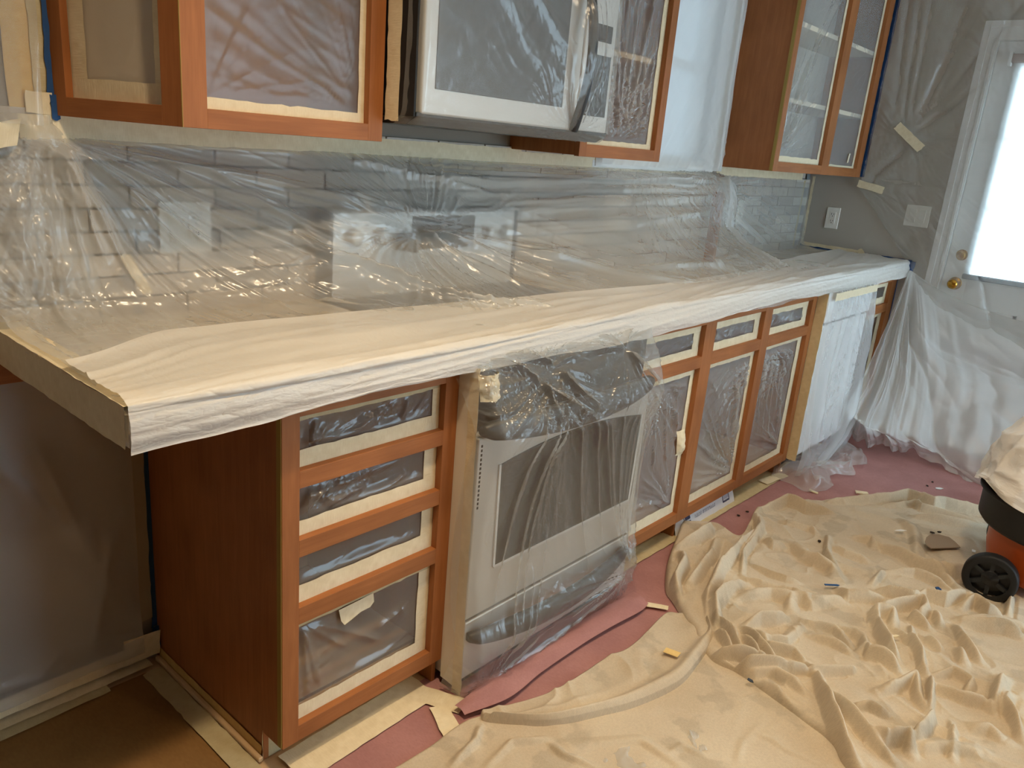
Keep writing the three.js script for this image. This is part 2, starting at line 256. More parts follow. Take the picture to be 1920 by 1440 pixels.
// exterior door in the right wall
{
  const d = new THREE.Group(); d.name = 'door_1'; d.userData = { kind: 'structure' }; d.position.set(XR, 0, 1.2); scene.add(d);
  const x0 = XR + 0.008, x1 = XR + 0.05, a = 0.806, b = 1.609, g0 = 0.918, g1 = 1.5, gy0 = 0.915, gy1 = 1.94;
  part(d, 'door_slab', mergeGeometries([box(x0, x1, 0.012, 2.044, a, g0), box(x0, x1, 0.012, 2.044, g1, b), box(x0, x1, 0.012, gy0, g0, g1), box(x0, x1, gy1, 2.044, g0, g1)]), M.white);
  part(d, 'glazing_bead', mergeGeometries([box(x0 - 0.012, x0 + 0.01, gy0 - 0.02, gy1 + 0.02, g0 - 0.02, g0 + 0.008), box(x0 - 0.012, x0 + 0.01, gy0 - 0.02, gy1 + 0.02, g1 - 0.008, g1 + 0.02), box(x0 - 0.012, x0 + 0.01, gy0 - 0.02, gy0 + 0.008, g0, g1), box(x0 - 0.012, x0 + 0.01, gy1 - 0.008, gy1 + 0.02, g0, g1)]), M.white);
  for (let k = 0; k < 2; k++) { const z0 = 0.90 + k * 0.325; part(d, 'raised_panel', mergeGeometries([box(x0 - 0.008, x0 + 0.004, 0.18, 0.76, z0, z0 + 0.018), box(x0 - 0.008, x0 + 0.004, 0.18, 0.76, z0 + 0.262, z0 + 0.28), box(x0 - 0.008, x0 + 0.004, 0.18, 0.198, z0, z0 + 0.28), box(x0 - 0.008, x0 + 0.004, 0.742, 0.76, z0, z0 + 0.28), box(x0 - 0.005, x0 + 0.004, 0.23, 0.71, z0 + 0.045, z0 + 0.235, 'y', 0.004)]), M.white); }
  for (let k = 0; k < 3; k++) part(d, 'pane', box(x0 + 0.02, x0 + 0.024, gy0 + k * 0.342 + 0.006, gy0 + (k + 1) * 0.342 - 0.006, g0, g1, 'y', 0), M.glass);
  for (const y of [gy0 + 0.342, gy0 + 0.684]) part(d, 'muntin', box(x0 + 0.01, x0 + 0.035, y - 0.012, y + 0.012, g0, g1, 'z'), M.white);
  const knob = (y, z, s) => {
    const prof = [[0, 0.062], [0.012, 0.061], [0.022, 0.056], [0.027, 0.046], [0.024, 0.036], [0.014, 0.028], [0.011, 0.018], [0.013, 0.010], [0.030, 0.007], [0.033, 0.003], [0.033, 0]].map(([r, h]) => new THREE.Vector2(r * s, h * (s > 0.9 ? 1 : 0.55)));
    const g = new THREE.LatheGeometry(prof, 32); g.rotateZ(Math.PI / 2); g.translate(x0, y, z); return g;
  };
  part(d, 'door_knob', knob(0.872, 0.868, 1), M.brass, 'round brass door knob');
  part(d, 'deadbolt', knob(1.02, 0.868, 0.85), M.brass, 'brass deadbolt above the knob');
  for (const y of [0.25, 1.05, 1.85]) part(d, 'hinge', box(XR - 0.004, XR + 0.012, y, y + 0.09, b - 0.004, b + 0.01), M.brass);
}
// casing round the door: profiled in three steps
{
  const c = new THREE.Group(); c.name = 'trim_1'; c.userData = { kind: 'structure' }; c.position.set(XR, 0, 1.2); scene.add(c);
  const side = (z0, z1, s) => mergeGeometries([box(XR - 0.012, XR, 0, 2.135, z0, z1), box(XR - 0.018, XR - 0.01, 0, 2.135, s > 0 ? z0 : z1 - 0.03, s > 0 ? z0 + 0.03 : z1), box(XR - 0.016, XR - 0.01, 0, 2.06, s > 0 ? z1 - 0.02 : z0, s > 0 ? z1 - 0.006 : z0 + 0.014)]);
  part(c, 'side_casing', side(0.728, 0.803, 1), M.trim); part(c, 'side_casing', side(1.612, 1.687, -1), M.trim);
  part(c, 'head_casing', mergeGeometries([box(XR - 0.012, XR, 2.047, 2.135, 0.803, 1.612, 'z'), box(XR - 0.018, XR - 0.01, 2.105, 2.135, 0.758, 1.657, 'z')]), M.trim);
  part(c, 'threshold', box(XR - 0.01, XR + 0.12, 0, 0.018, 0.80, 1.615, 'z'), M.steel);
  part(c, 'jamb', mergeGeometries([box(XR, XR + 0.1, 0, 2.05, 0.795, 0.804), box(XR, XR + 0.1, 0, 2.05, 1.611, 1.62), box(XR, XR + 0.1, 2.045, 2.055, 0.80, 1.615, 'z')]), M.trim);
}
// shade hanging over the door glass
{
  const t = thing('window_shade', 'white fabric shade drawn down over the bright glass of the door', 'shade', [XR, 0.93, 1.21]);
  part(t, 'shade_fabric', sheet(0.62, 1.02, 0.02, (u, v) => [XR - 0.012, 1.955 - v * 1.02, 0.90 + u * 0.62], (p, q) => 0.0015 * Math.cos(q / 0.02 * Math.PI)), M.shade);
  part(t, 'head_rail', box(XR - 0.032, XR - 0.004, 1.945, 1.985, 0.875, 1.545, 'z', 0.006), P({ color: C('#9c8478'), roughness: 0.6 }), 'brownish head rail');
  part(t, 'bracket', box(XR - 0.036, XR, 1.93, 1.992, 0.868, 0.882), M.white);
  part(t, 'bottom_rail', box(XR - 0.026, XR - 0.008, 0.905, 0.932, 0.898, 1.522, 'z', 0.006), P({ color: C('#8e9296'), roughness: 0.6 }));
}
// recessed ceiling lamps: the warm light
for (const [k, [x, z, f]] of SPOTS.entries()) {
  const t = thing('ceiling_light', ['round recessed ceiling lamp nearest the angled cabinet', 'round recessed ceiling lamp over the drop cloth', 'round recessed ceiling lamp at the back of the room'][k], 'lamp', [x, H, z], 'recessed ceiling lamps');
  const ring = new THREE.LatheGeometry([[0.055, -0.004], [0.062, -0.012], [0.088, -0.008], [0.09, 0]].map(([r, y]) => new THREE.Vector2(r, y)), 40); local(t, 'trim_ring', ring, M.white);
  const lens = new THREE.CylinderGeometry(0.056, 0.056, 0.004, 32); lens.translate(0, -0.004, 0); local(t, 'glowing_lens', lens, P({ color: C('#ffffff'), emissive: LAMP.color, emissiveIntensity: 3 * f, roughness: 0.6 }));
  const s = new THREE.SpotLight(LAMP.color, LAMP.power * f, 0, 1.25, 0.7, 2); s.position.set(0, -0.02, 0); s.target.position.set(0, -2, 0); s.castShadow = true; s.shadow.radius = 2.8; t.add(s, s.target);
}
// outlets and switches
function plate(label, w, h, pos, kinds, rotY, cat = 'outlet') {
  const t = thing(cat === 'outlet' ? 'wall_outlet' : 'light_switch', label, cat, pos, null, rotY);
  const g = new RoundedBoxGeometry(w, h, 0.007, 2, 0.003); g.translate(0, h / 2, 0.0035); local(t, 'cover_plate', g, M.plastic);
  kinds.forEach((k, i) => {
    const x = (i - (kinds.length - 1) / 2) * 0.046;
    const b = new RoundedBoxGeometry(0.034, 0.068, 0.006, 2, 0.002); b.translate(x, h / 2, 0.007); const body = local(t, k === 'o' ? 'socket' : 'rocker', b, M.plastic);
    if (k === 'o') { const gs = []; for (const dy of [-0.018, 0.018]) { for (const [dx, hh] of [[-0.006, 0.009], [0.006, 0.007]]) { const s = new THREE.BoxGeometry(0.0022, hh, 0.001); s.translate(x + dx, h / 2 + dy + 0.004, 0.0103); gs.push(s); } const r = new THREE.CylinderGeometry(0.0026, 0.0026, 0.001, 10); r.rotateX(Math.PI / 2); r.translate(x, h / 2 + dy - 0.007, 0.0103); gs.push(r); } local(body, 'slot', mergeGeometries(gs), M.blackMatt); }
    for (const dy of [-0.048, 0.048]) { const s = new THREE.CylinderGeometry(0.003, 0.003, 0.0015, 10); s.rotateX(Math.PI / 2); s.translate(x, h / 2 + dy, 0.0075); local(t, 'screw', s, M.plastic); }
  });
}
plate('wide cream switch and outlet plate behind the plastic at the left end of the backsplash', 0.128, 0.12, [0.115, 1.07, 0.0095], ['s', 'o'], 0);
plate('cream outlet plate on the grey tiles near the corner, seen through plastic', 0.07, 0.115, [3.0, 1.085, 0.0095], ['o'], 0);
plate('clear white outlet on the right wall beside the corner tape', 0.074, 0.117, [XR, 1.066, 0.178], ['o'], -Math.PI / 2);
plate('double white light switch beside the door casing', 0.122, 0.11, [XR, 1.133, 0.617], ['s', 's'], -Math.PI / 2, 'switch');

// ================================================================ CABINETS
function frame(t, name, x0, x1, y0, y1, z = ZF, th = 0.019, grain = 'y') { return part(t, name, box(x0, x1, y0, y1, z - th, z, grain, 0.0012), M.wood); }
// --- drawer base at the left end
{
  const t = thing('base_cabinet', 'cherry-stained drawer base cabinet at the left end of the counter, four openings one above another', 'cabinet', [0.24, 0, 0.3]);
  const w = 0.477, s = new THREE.Shape([[0, 0], [-0.515, 0], [-0.515, 0.076], [-0.5735, 0.076], [-0.5735, 0.868], [0, 0.868]].map(([a, b]) => new THREE.Vector2(a, b)));
  const e = new THREE.ExtrudeGeometry(s, { depth: 0.013, bevelEnabled: false }); e.rotateY(Math.PI / 2); part(t, 'side_panel', uvBox(e, 'y'), M.wood, 'wide dark left side panel');
  part(t, 'side_panel', box(w - 0.013, w, 0.0, 0.868, 0.0, 0.572), M.wood);
  part(t, 'edge_strip', box(-0.0018, 0.001, 0.078, 0.868, 0.5735, 0.5895), M.woodEdge, 'olive unfinished edge of the face frame');
  frame(t, 'stile', 0, 0.041, 0.076, 0.87); frame(t, 'stile', w - 0.043, w, 0.076, 0.87);
  for (const [a, b] of [[0.076, 0.117], [0.3745, 0.415], [0.534, 0.5735], [0.689, 0.727], [0.842, 0.87]]) frame(t, 'rail', 0.0405, w - 0.0425, a, b, ZF - 0.0003, 0.019, 'x');
  part(t, 'toe_kick', box(0.013, w - 0.013, 0, 0.1, 0.50, 0.512, 'x'), M.wood);
  part(t, 'back_panel', box(0.013, w - 0.013, 0.1, 0.868, 0.004, 0.012), M.maple); part(t, 'bottom_panel', box(0.013, w - 0.013, 0.088, 0.1, 0.012, 0.572, 'x'), M.maple);
}
// --- long sink base
{
  const t = thing('base_cabinet', 'long cherry-stained sink base cabinet between the oven and the dishwasher, three bays', 'cabinet', [1.96, 0, 0.3]);
  const a = 1.242, b = 2.689, mu = [[a, 1.282], [1.682, 1.76], [2.163, 2.231], [2.644, b]];
  for (const [x0, x1] of mu) frame(t, 'stile', x0, x1, 0.076, 0.87);
  for (let k = 0; k < 3; k++) for (const [y0, y1] of [[0.076, 0.117], [0.682, 0.7236], [0.838, 0.87]]) frame(t, 'rail', mu[k][1] - 0.0005, mu[k + 1][0] + 0.0005, y0, y1, ZF - 0.0003, 0.019, 'x');
  for (const x of [a, 1.71, b - 0.013]) part(t, 'side_panel', box(x, x + 0.013, 0, 0.868, 0, 0.572), M.wood);
  part(t, 'back_panel', box(a + 0.013, b - 0.013, 0.1, 0.868, 0.004, 0.012), M.maple); part(t, 'bottom_panel', box(a + 0.013, b - 0.013, 0.088, 0.1, 0.012, 0.572, 'x'), M.maple); part(t, 'toe_kick', box(a + 0.013, b - 0.013, 0, 0.09, 0.50, 0.512, 'x'), M.wood);
}
// --- end base by the door wall
{
  const t = thing('base_cabinet', 'narrow cherry-stained base cabinet between the dishwasher and the door wall', 'cabinet', [3.565, 0, 0.3]);
  const a = 3.292, b = 3.834;
  frame(t, 'stile', a, a + 0.045, 0.076, 0.87); frame(t, 'stile', b - 0.09, b, 0.076, 0.87);
  for (const [y0, y1] of [[0.076, 0.117], [0.676, 0.722], [0.84, 0.87]]) frame(t, 'rail', a + 0.0445, b - 0.0895, y0, y1, ZF - 0.0003, 0.019, 'x');
  for (const x of [a, b - 0.013]) part(t, 'side_panel', box(x, x + 0.013, 0, 0.868, 0, 0.572), M.wood);
  part(t, 'back_panel', box(a + 0.013, b - 0.013, 0.1, 0.868, 0.004, 0.012), M.maple); part(t, 'bottom_panel', box(a + 0.013, b - 0.013, 0.088, 0.1, 0.012, 0.572, 'x'), M.maple); part(t, 'toe_kick', box(a + 0.013, b - 0.013, 0, 0.09, 0.50, 0.512, 'x'), M.wood);
}
// --- wall cabinets
const UT = 2.3;
{ // angled end unit and the unit beside it
  const t = thing('wall_cabinet', 'cherry-stained wall cabinet with an angled left end, left of the microwave', 'cabinet', [0.2, YU, 0.14]);
  frame(t, 'stile', -0.022, 0.030, YU, UT, ZU); frame(t, 'stile', 0.427, 0.469, YU, UT, ZU);
  for (const [a, b] of [[YU, 1.398], [UT - 0.05, UT]]) frame(t, 'rail', 0.0295, 0.4275, a, b, ZU - 0.0003, 0.019, 'x');
  part(t, 'side_panel', box(0.456, 0.469, YU + 0.008, UT, 0, 0.271), M.wood);
  part(t, 'side_panel', box(-0.02, -0.008, YU + 0.008, UT, 0.01, 0.262), M.wood);
  part(t, 'back_panel', box(-0.14, 0.456, YU + 0.02, UT, 0.001, 0.008), M.wood);
  const s = new THREE.Shape([[-0.148, 0.003], [0.456, 0.003], [0.456, 0.271], [-0.02, 0.271]].map(([a, b]) => new THREE.Vector2(a, -b)));
  for (const y of [YU + 0.02, UT - 0.014]) { const e = new THREE.ExtrudeGeometry(s, { depth: 0.013, bevelEnabled: false }); e.rotateX(-Math.PI / 2); e.translate(0, y, 0); part(t, 'shelf_board', uvBox(e, 'x'), M.wood); }
  // angled face: 0.3174 m from the wall (s = 0) to the front corner
  const ang = Math.atan2(0.29, 0.129), L = 0.3174, bar = (s0, s1, y0, y1, gr, r = 0.0012) => { const g = box(s0, s1, y0, y1, -0.019, 0, gr, r); g.rotateY(-ang); g.translate(-0.151, 0, 0); return g; };
  part(t, 'stile', bar(0.001, 0.04, YU, UT, 'y'), M.wood); part(t, 'stile', bar(0.270, L, YU, UT, 'y'), M.wood);
  for (const [a, b] of [[YU, 1.398], [UT - 0.05, UT]]) part(t, 'rail', bar(0.0395, 0.2705, a, b - 0.0006, 'x'), M.wood);
  part(t, 'edge_strip', bar(L - 0.0012, L + 0.0006, YU, UT, 'y', 0), M.woodEdge);
}
{
  const t = thing('wall_cabinet', 'cherry-stained wall cabinet just right of the microwave, one shelf seen through plastic', 'cabinet', [1.486, YU, 0.14]);
  const a = 1.249, b = 1.723;
  frame(t, 'stile', a, 1.286, YU, UT, ZU); frame(t, 'stile', 1.684, b, YU, UT, ZU);
  for (const [y0, y1] of [[YU, 1.398], [UT - 0.05, UT]]) frame(t, 'rail', 1.2855, 1.6845, y0, y1, ZU - 0.0003, 0.019, 'x');
  for (const x of [a, b - 0.013]) part(t, 'side_panel', box(x, x + 0.013, YU + 0.003, UT, 0, 0.271), M.wood);
  part(t, 'back_panel', box(a + 0.013, b - 0.013, YU + 0.02, UT, 0.001, 0.008), M.wood);
  for (const y of [YU + 0.022, UT - 0.014]) part(t, 'shelf_board', box(a + 0.013, b - 0.013, y - 0.013, y, 0.008, 0.271, 'x'), M.wood);
  for (const y of [1.675, 1.97]) part(t, 'shelf', box(a + 0.013, b - 0.013, y, y + 0.018, 0.01, 0.25, 'x'), M.maple);
}
{
  const t = thing('wall_cabinet', 'tall cherry-stained wall cabinet with two open bays against the door wall', 'cabinet', [3.24, YU - 0.003, 0.14]);
  const a = 2.676, b = 3.805, y = YU - 0.003;
  frame(t, 'stile', a, 2.722, y, UT, ZU); frame(t, 'stile', 3.235, 3.325, y, UT, ZU); frame(t, 'stile', 3.735, b, y, UT, ZU);
  for (const [x0, x1] of [[2.722, 3.235], [3.325, 3.735]]) for (const [y0, y1] of [[y, 1.40], [UT - 0.05, UT]]) frame(t, 'rail', x0 - 0.0005, x1 + 0.0005, y0, y1, ZU - 0.0003, 0.019, 'x');
  part(t, 'side_panel', box(a + 0.001, a + 0.014, y, UT, 0, 0.271), M.wood, 'broad left side panel beside the window');
  part(t, 'side_panel', box(b - 0.013, b, y + 0.003, UT, 0, 0.271), M.wood);
  part(t, 'edge_strip', box(a - 0.0012, a + 0.0012, y + 0.002, UT, 0.2725, 0.2885), M.woodEdge, 'olive unfinished edge of the face frame');
  part(t, 'back_panel', box(a + 0.013, b - 0.013, y + 0.02, UT, 0.001, 0.008), P({ color: C('#cfc8bc'), roughness: 0.6 }));
  for (const q of [y + 0.024, UT - 0.014]) part(t, 'shelf_board', box(a + 0.013, b - 0.013, q - 0.013, q, 0.008, 0.271, 'x'), M.wood);
  for (const q of [1.655, 1.965]) part(t, 'shelf', box(a + 0.014, b - 0.014, q, q + 0.02, 0.01, 0.262, 'x'), P({ color: C('#d8cdb8'), roughness: 0.6 }));
}
single('counter_cleat', 'short cherry-stained wood cleat on the wall under the left counter overhang', 'wood cleat', box(-0.75, -0.25, 0.815, 0.88, 0.001, 0.02, 'x'), M.wood);

// ================================================================ COUNTERTOP
{
  const t = thing('countertop', 'speckled cream granite counter slab left of the range, veins showing through the plastic', 'countertop', [0.09, 0.89, 0.31]);
  part(t, 'slab', box(-0.298, 0.475, 0.8885, 0.9285, 0.001, ZC - 0.004, 'x', 0.006), M.granite); part(t, 'support_board', box(-0.27, 0.46, 0.8705, 0.8885, 0.02, 0.585, 'x'), M.maple);
  const u = thing('countertop', 'speckled cream granite counter slab running from the range to the door wall', 'countertop', [2.54, 0.89, 0.31]);
  part(u, 'slab', box(1.243, XR - 0.002, 0.8885, 0.9285, 0.001, ZC - 0.004, 'x', 0.006), M.granite); part(u, 'support_board', box(1.25, XR - 0.004, 0.8705, 0.8885, 0.02, 0.585, 'x'), M.maple);
}

// ================================================================ APPLIANCES
function bowed(x0, x1, zEnd, zMid, y0, y1, sag, thick, n = 28) {    // a bar that bows outward; 'sag' lowers its bottom edge in the middle
  const ring = 12, pos = [], idx = [];
  for (let i = 0; i <= n; i++) { const t = i / n, s = Math.sin(Math.PI * t), k = Math.pow(s, 0.7), x = lerp(x0, x1, t), z = lerp(zEnd, zMid, k), h = (y1 - y0) / 2 * (0.35 + 0.65 * Math.pow(s, 0.45)), cy = (y0 + y1) / 2 - sag * (k - 0.5);
    for (let j = 0; j < ring; j++) { const a = j / ring * Math.PI * 2, c = Math.cos(a), d = Math.sin(a); pos.push(x, cy + h * Math.sign(d) * Math.pow(Math.abs(d), 0.7), z + thick * Math.sign(c) * Math.pow(Math.abs(c), 0.8)); } }
  for (let i = 0; i < n; i++) for (let j = 0; j < ring; j++) { const a = i * ring + j, b = i * ring + (j + 1) % ring, c = a + ring, d = b + ring; idx.push(a, c, b, b, c, d); }
  for (const e of [0, n]) for (let j = 1; j < ring - 1; j++) { const o = e * ring; e ? idx.push(o, o + j + 1, o + j) : idx.push(o, o + j, o + j + 1); }
  const g = new THREE.BufferGeometry(); g.setAttribute('position', new THREE.Float32BufferAttribute(pos, 3)); g.setIndex(idx); g.computeVertexNormals(); g.setAttribute('uv', new THREE.Float32BufferAttribute(new Float32Array(pos.length / 3 * 2), 2)); return g;
}
{ // the range
  const t = thing('range', 'free-standing steel kitchen range with dark oven glass, wrapped in clear plastic', 'stove', [0.858, 0, 0.33]);
  const a = 0.482, b = 1.238;
  part(t, 'body', box(a, b, 0.03, 0.915, 0.03, 0.61), M.steel); part(t, 'front_frame', box(a, b, 0.03, 0.716, 0.605, 0.635), M.steel);
  part(t, 'foot', mergeGeometries([box(a + 0.03, a + 0.07, 0, 0.03, 0.56, 0.6), box(b - 0.07, b - 0.03, 0, 0.03, 0.56, 0.6), box(a + 0.03, a + 0.07, 0, 0.03, 0.06, 0.1), box(b - 0.07, b - 0.03, 0, 0.03, 0.06, 0.1)]), M.blackMatt);
  const ct = part(t, 'cooktop', box(a - 0.003, b + 0.003, 0.915, 0.932, 0.04, 0.612, 'x', 0.004), M.black);
  for (const [x, z, r] of [[0.66, 0.46, 0.10], [1.06, 0.46, 0.08], [0.66, 0.2, 0.08], [1.06, 0.2, 0.10]]) { const g = new THREE.TorusGeometry(r, 0.0018, 6, 40); g.rotateX(Math.PI / 2); g.translate(x, 0.932, z); part(ct, 'burner_ring', g, M.charcoal); }
  part(t, 'front_panel', box(a, b, 0.719, 0.912, 0.605, 0.629, 'x', 0.006), M.black, 'dark band under the cooktop');
  const door = part(t, 'oven_door', box(a + 0.002, b - 0.002, 0.222, 0.715, 0.634, 0.660, 'x', 0.005), M.steel);
  { // window with a gently arched top edge
    const s = new THREE.Shape(); s.moveTo(0.578, 0.352); s.lineTo(1.186, 0.352); s.lineTo(1.198, 0.625); s.quadraticCurveTo(0.88, 0.68, 0.572, 0.625); s.lineTo(0.578, 0.352);
    const g = new THREE.ExtrudeGeometry(s, { depth: 0.003, bevelEnabled: true, bevelSize: 0.004, bevelThickness: 0.002, bevelSegments: 2 }); g.translate(0, 0, 0.659); part(door, 'oven_window', g, M.ovenGlass);
    const fr = [[0.572, 0.346, 1.192, 0.346], [1.192, 0.346, 1.206, 0.63], [0.572, 0.346, 0.565, 0.63]].map(([x0, y0, x1, y1]) => { const L = Math.hypot(x1 - x0, y1 - y0), q = new THREE.BoxGeometry(L, 0.007, 0.006); q.rotateZ(Math.atan2(y1 - y0, x1 - x0)); q.translate((x0 + x1) / 2, (y0 + y1) / 2, 0.6615); return q; });
    part(door, 'window_trim', mergeGeometries(fr), M.steelBright);
  }
  part(door, 'door_handle', bowed(a + 0.002, 1.212, 0.672, 0.712, 0.694, 0.776, 0.006, 0.016), M.charcoal, 'wide dark bowed oven handle');
  const vs = []; for (let k = 0; k < 15; k++) vs.push(box(a + 0.012, a + 0.0165, 0.530 + k * 0.0115, 0.5362 + k * 0.0115, 0.659, 0.6612, 'y', 0));
  part(door, 'vent_slot', mergeGeometries(vs), M.blackMatt, 'column of small dark vent slots');
  const dr = part(t, 'storage_drawer', box(a + 0.002, b - 0.002, 0.045, 0.214, 0.634, 0.660, 'x', 0.005), M.steel);
  part(dr, 'drawer_handle', bowed(a + 0.010, 1.205, 0.668, 0.706, 0.128, 0.198, 0.02, 0.014), M.charcoal, 'dark bowed drawer handle');
  part(t, 'kick_plate', box(a + 0.01, b - 0.01, 0.004, 0.04, 0.60, 0.63, 'x'), M.charcoal);
  // back guard with display and knobs
  const bg = part(t, 'back_guard', box(a + 0.004, b - 0.004, 0.915, 1.172, 0.012, 0.068, 'x', 0.01), M.steelBright);
  part(bg, 'end_cap', mergeGeometries([box(a - 0.002, a + 0.012, 0.925, 1.168, 0.012, 0.072), box(b - 0.012, b + 0.002, 0.925, 1.168, 0.012, 0.072)]), M.black);
  part(bg, 'display_panel', box(0.775, 1.035, 1.058, 1.155, 0.066, 0.0715, 'x', 0.004), M.black, 'black clock display');
  for (const x of [0.56, 0.655, 1.10, 1.18]) { const g = new THREE.LatheGeometry([[0, 0.03], [0.017, 0.028], [0.021, 0.022], [0.023, 0.002], [0.026, 0]].map(([r, y]) => new THREE.Vector2(r, y)), 24); g.rotateX(Math.PI / 2); g.translate(x, 1.10, 0.068); part(bg, 'knob', g, M.steelBright); }
  { const g = new THREE.CylinderGeometry(0.028, 0.03, 0.05, 24); g.rotateX(Math.PI / 2); g.translate(0.745, 1.085, 0.092); part(bg, 'knob', g, M.black, 'large dark selector knob pushing out the plastic'); }
}
{ // over-range microwave
  const t = thing('microwave', 'steel over-range microwave with a grey window and curved handle, wrapped in plastic', 'microwave', [0.857, 1.42, 0.2]);
  const a = 0.477, b = 1.237;
  part(t, 'body', box(a, b, 1.425, 1.85, 0.002, 0.345), M.black);
  part(t, 'side_cover', box(a - 0.003, a + 0.004, 1.422, 1.85, 0.335, 0.392), M.blackMatt);
  const s = new THREE.Shape([[0.345, 1.418], [0.395, 1.432], [0.395, 1.424], [0.36, 1.404], [0.05, 1.404], [0.03, 1.418]].map(([z, y]) => new THREE.Vector2(-z, y))), e = new THREE.ExtrudeGeometry(s, { depth: b - a - 0.006, bevelEnabled: false }); e.rotateY(Math.PI / 2); e.translate(a + 0.003, 0, 0); part(t, 'underside_grille', e, M.charcoal);
  const d = part(t, 'microwave_door', box(a + 0.012, 1.078, 1.428, 1.845, 0.352, 0.398, 'x', 0.008), M.steelBright);
  part(d, 'door_window', box(0.53, 1.005, 1.487, 1.79, 0.3965, 0.4005, 'x', 0.012), P({ color: C('#4a5156'), roughness: 0.35 }), 'grey tinted window');
  { const pts = []; for (let i = 0; i <= 16; i++) { const q = i / 16; pts.push(new THREE.Vector3(1.062 - 0.012 * Math.sin(Math.PI * q), 1.43 + 0.40 * q, 0.402 + 0.048 * Math.sin(Math.PI * q))); } const g = new THREE.TubeGeometry(new THREE.CatmullRomCurve3(pts), 40, 0.0135, 12); part(d, 'door_handle', g, M.charcoal, 'dark curved vertical handle'); }
  const c = part(t, 'control_panel', box(1.084, b - 0.006, 1.428, 1.845, 0.352, 0.396, 'x', 0.008), M.steelBright);
  part(c, 'keypad', box(1.105, b - 0.024, 1.475, 1.64, 0.3945, 0.3975, 'x', 0.003), M.charcoal); part(c, 'display', box(1.112, b - 0.03, 1.675, 1.72, 0.3945, 0.398, 'x', 0.003), M.black);
}
{ // dishwasher
  const t = thing('dishwasher', 'white dishwasher covered in plastic between the sink base and the end cabinet', 'dishwasher', [2.988, 0, 0.33]);
  const a = 2.694, b = 3.287;
  part(t, 'tub', box(a, b, 0.09, 0.868, 0.03, 0.6), M.white); part(t, 'door_panel', box(a, b, 0.105, 0.725, 0.598, 0.632, 'x', 0.006), M.white);
  part(t, 'control_panel', box(a, b, 0.735, 0.868, 0.598, 0.640, 'x', 0.008), M.white); part(t, 'handle_recess', box(a + 0.16, b - 0.16, 0.725, 0.737, 0.598, 0.622, 'x'), M.charcoal);
  part(t, 'toe_panel', box(a + 0.005, b - 0.005, 0.005, 0.10, 0.52, 0.535, 'x'), M.charcoal);
}

// ================================================================ MASKING OVER THE CABINET OPENINGS
// film set back in the opening with tape along its four edges, in the cover's own frame: x along, y up, z out
function cover(label, pos, rotY, w, h, tp, o = {}) {
  const t = thing('masking_film', label, 'plastic film', pos, o.group, rotY), s = o.seed ?? Math.round(pos[0] * 97 + pos[1] * 31 + 500), r = rng(s), m = 0.004, amp = o.amp ?? 0.012;
  const fans = (o.fans ?? [[r() < 0.5 ? 0.05 : 0.95, 0.05], [0.95, 0.95]]).map(([a, b, k = 9, g = 1], i) => [a * w, b * h, k, amp * g, Math.max(w, h) * (0.35 + 0.2 * r()), s + i * 7]);
  const dir = o.dir ?? 0.9, st = o.streak ?? 0.004;
  const g = sheet(w + 2 * m, h + 2 * m, Math.max(0.004, Math.min(w, h) / 90), (u, v) => [-m + u * (w + 2 * m), -m + v * (h + 2 * m), -0.002], (p, q, u, v) => {
    let d = 0; for (const f of fans) d += fan(p, q, f); for (const c of o.cr ?? []) d += crease(p, q, [c[0] * w, c[1] * h, c[2] * w, c[3] * h, c[4] ?? 0.006, c[5] ?? 0.010]);
    d += st * (streak(p, q, dir, 3, 26, s + 50) - 0.25) + 0.006 * (fbm(p * 7, q * 7, s + 60, 3) - 0.5);
    const e = Math.min(u * w - tp[2], (1 - u) * w - tp[3], v * h - tp[0], (1 - v) * h - tp[1]); return (d - (o.sag ?? 0.012) * Math.sin(Math.PI * u) * Math.sin(Math.PI * v)) * sstep(0.0, Math.min(0.028, 0.3 * Math.min(w - tp[2] - tp[3], h - tp[0] - tp[1])), e);
  });
  local(t, 'film_sheet', g, o.film ?? M.filmTight);
  const strip = (a, b, wd, ac, k, mat) => local(t, 'tape_strip', tapeGeo(a, b, wd, ac, s + k, 0.0012), mat ?? M.tape);
  const [b, tt, l, rr] = tp;
  if (l) strip([l / 2 - m, -m, 0.0005], [l / 2 - m, h + m, 0.0005], l, [1, 0, 0], 1); if (rr) strip([w - rr / 2 + m, -m, 0.0005], [w - rr / 2 + m, h + m, 0.0005], rr, [1, 0, 0], 2);
  if (tt) strip([-m, h - tt / 2 + m, 0.0011], [w + m, h - tt / 2 + m, 0.0011], tt, [0, 1, 0], 3, o.topUnder ? M.tapeThin : M.tape); if (b) strip([-m, b / 2 - m, 0.0016], [w + m, b / 2 - m, 0.0016], b, [0, 1, 0], 4);
  return t;
}
const zc = ZF - 0.0205, zu = ZU - 0.0205;
cover('plastic over the top drawer opening of the left base cabinet, broad tape along its bottom', [0.041, 0.727, zc], 0, 0.393, 0.115, [0.040, 0.020, 0.014, 0.026], { topUnder: 1, cr: [[0.06, 0.1, 0.14, 0.9], [0.05, 0.1, 0.22, 0.75], [0.38, 0.2, 0.74, 0.95], [0.32, 0.25, 0.62, 0.8], [0.05, 0.55, 0.45, 0.3], [0.72, 0.3, 0.78, 0.95]], fans: [[0.02, 0.1, 7, 1.2], [0.75, 0.2, 9, 1.1]], dir: 0.8 });
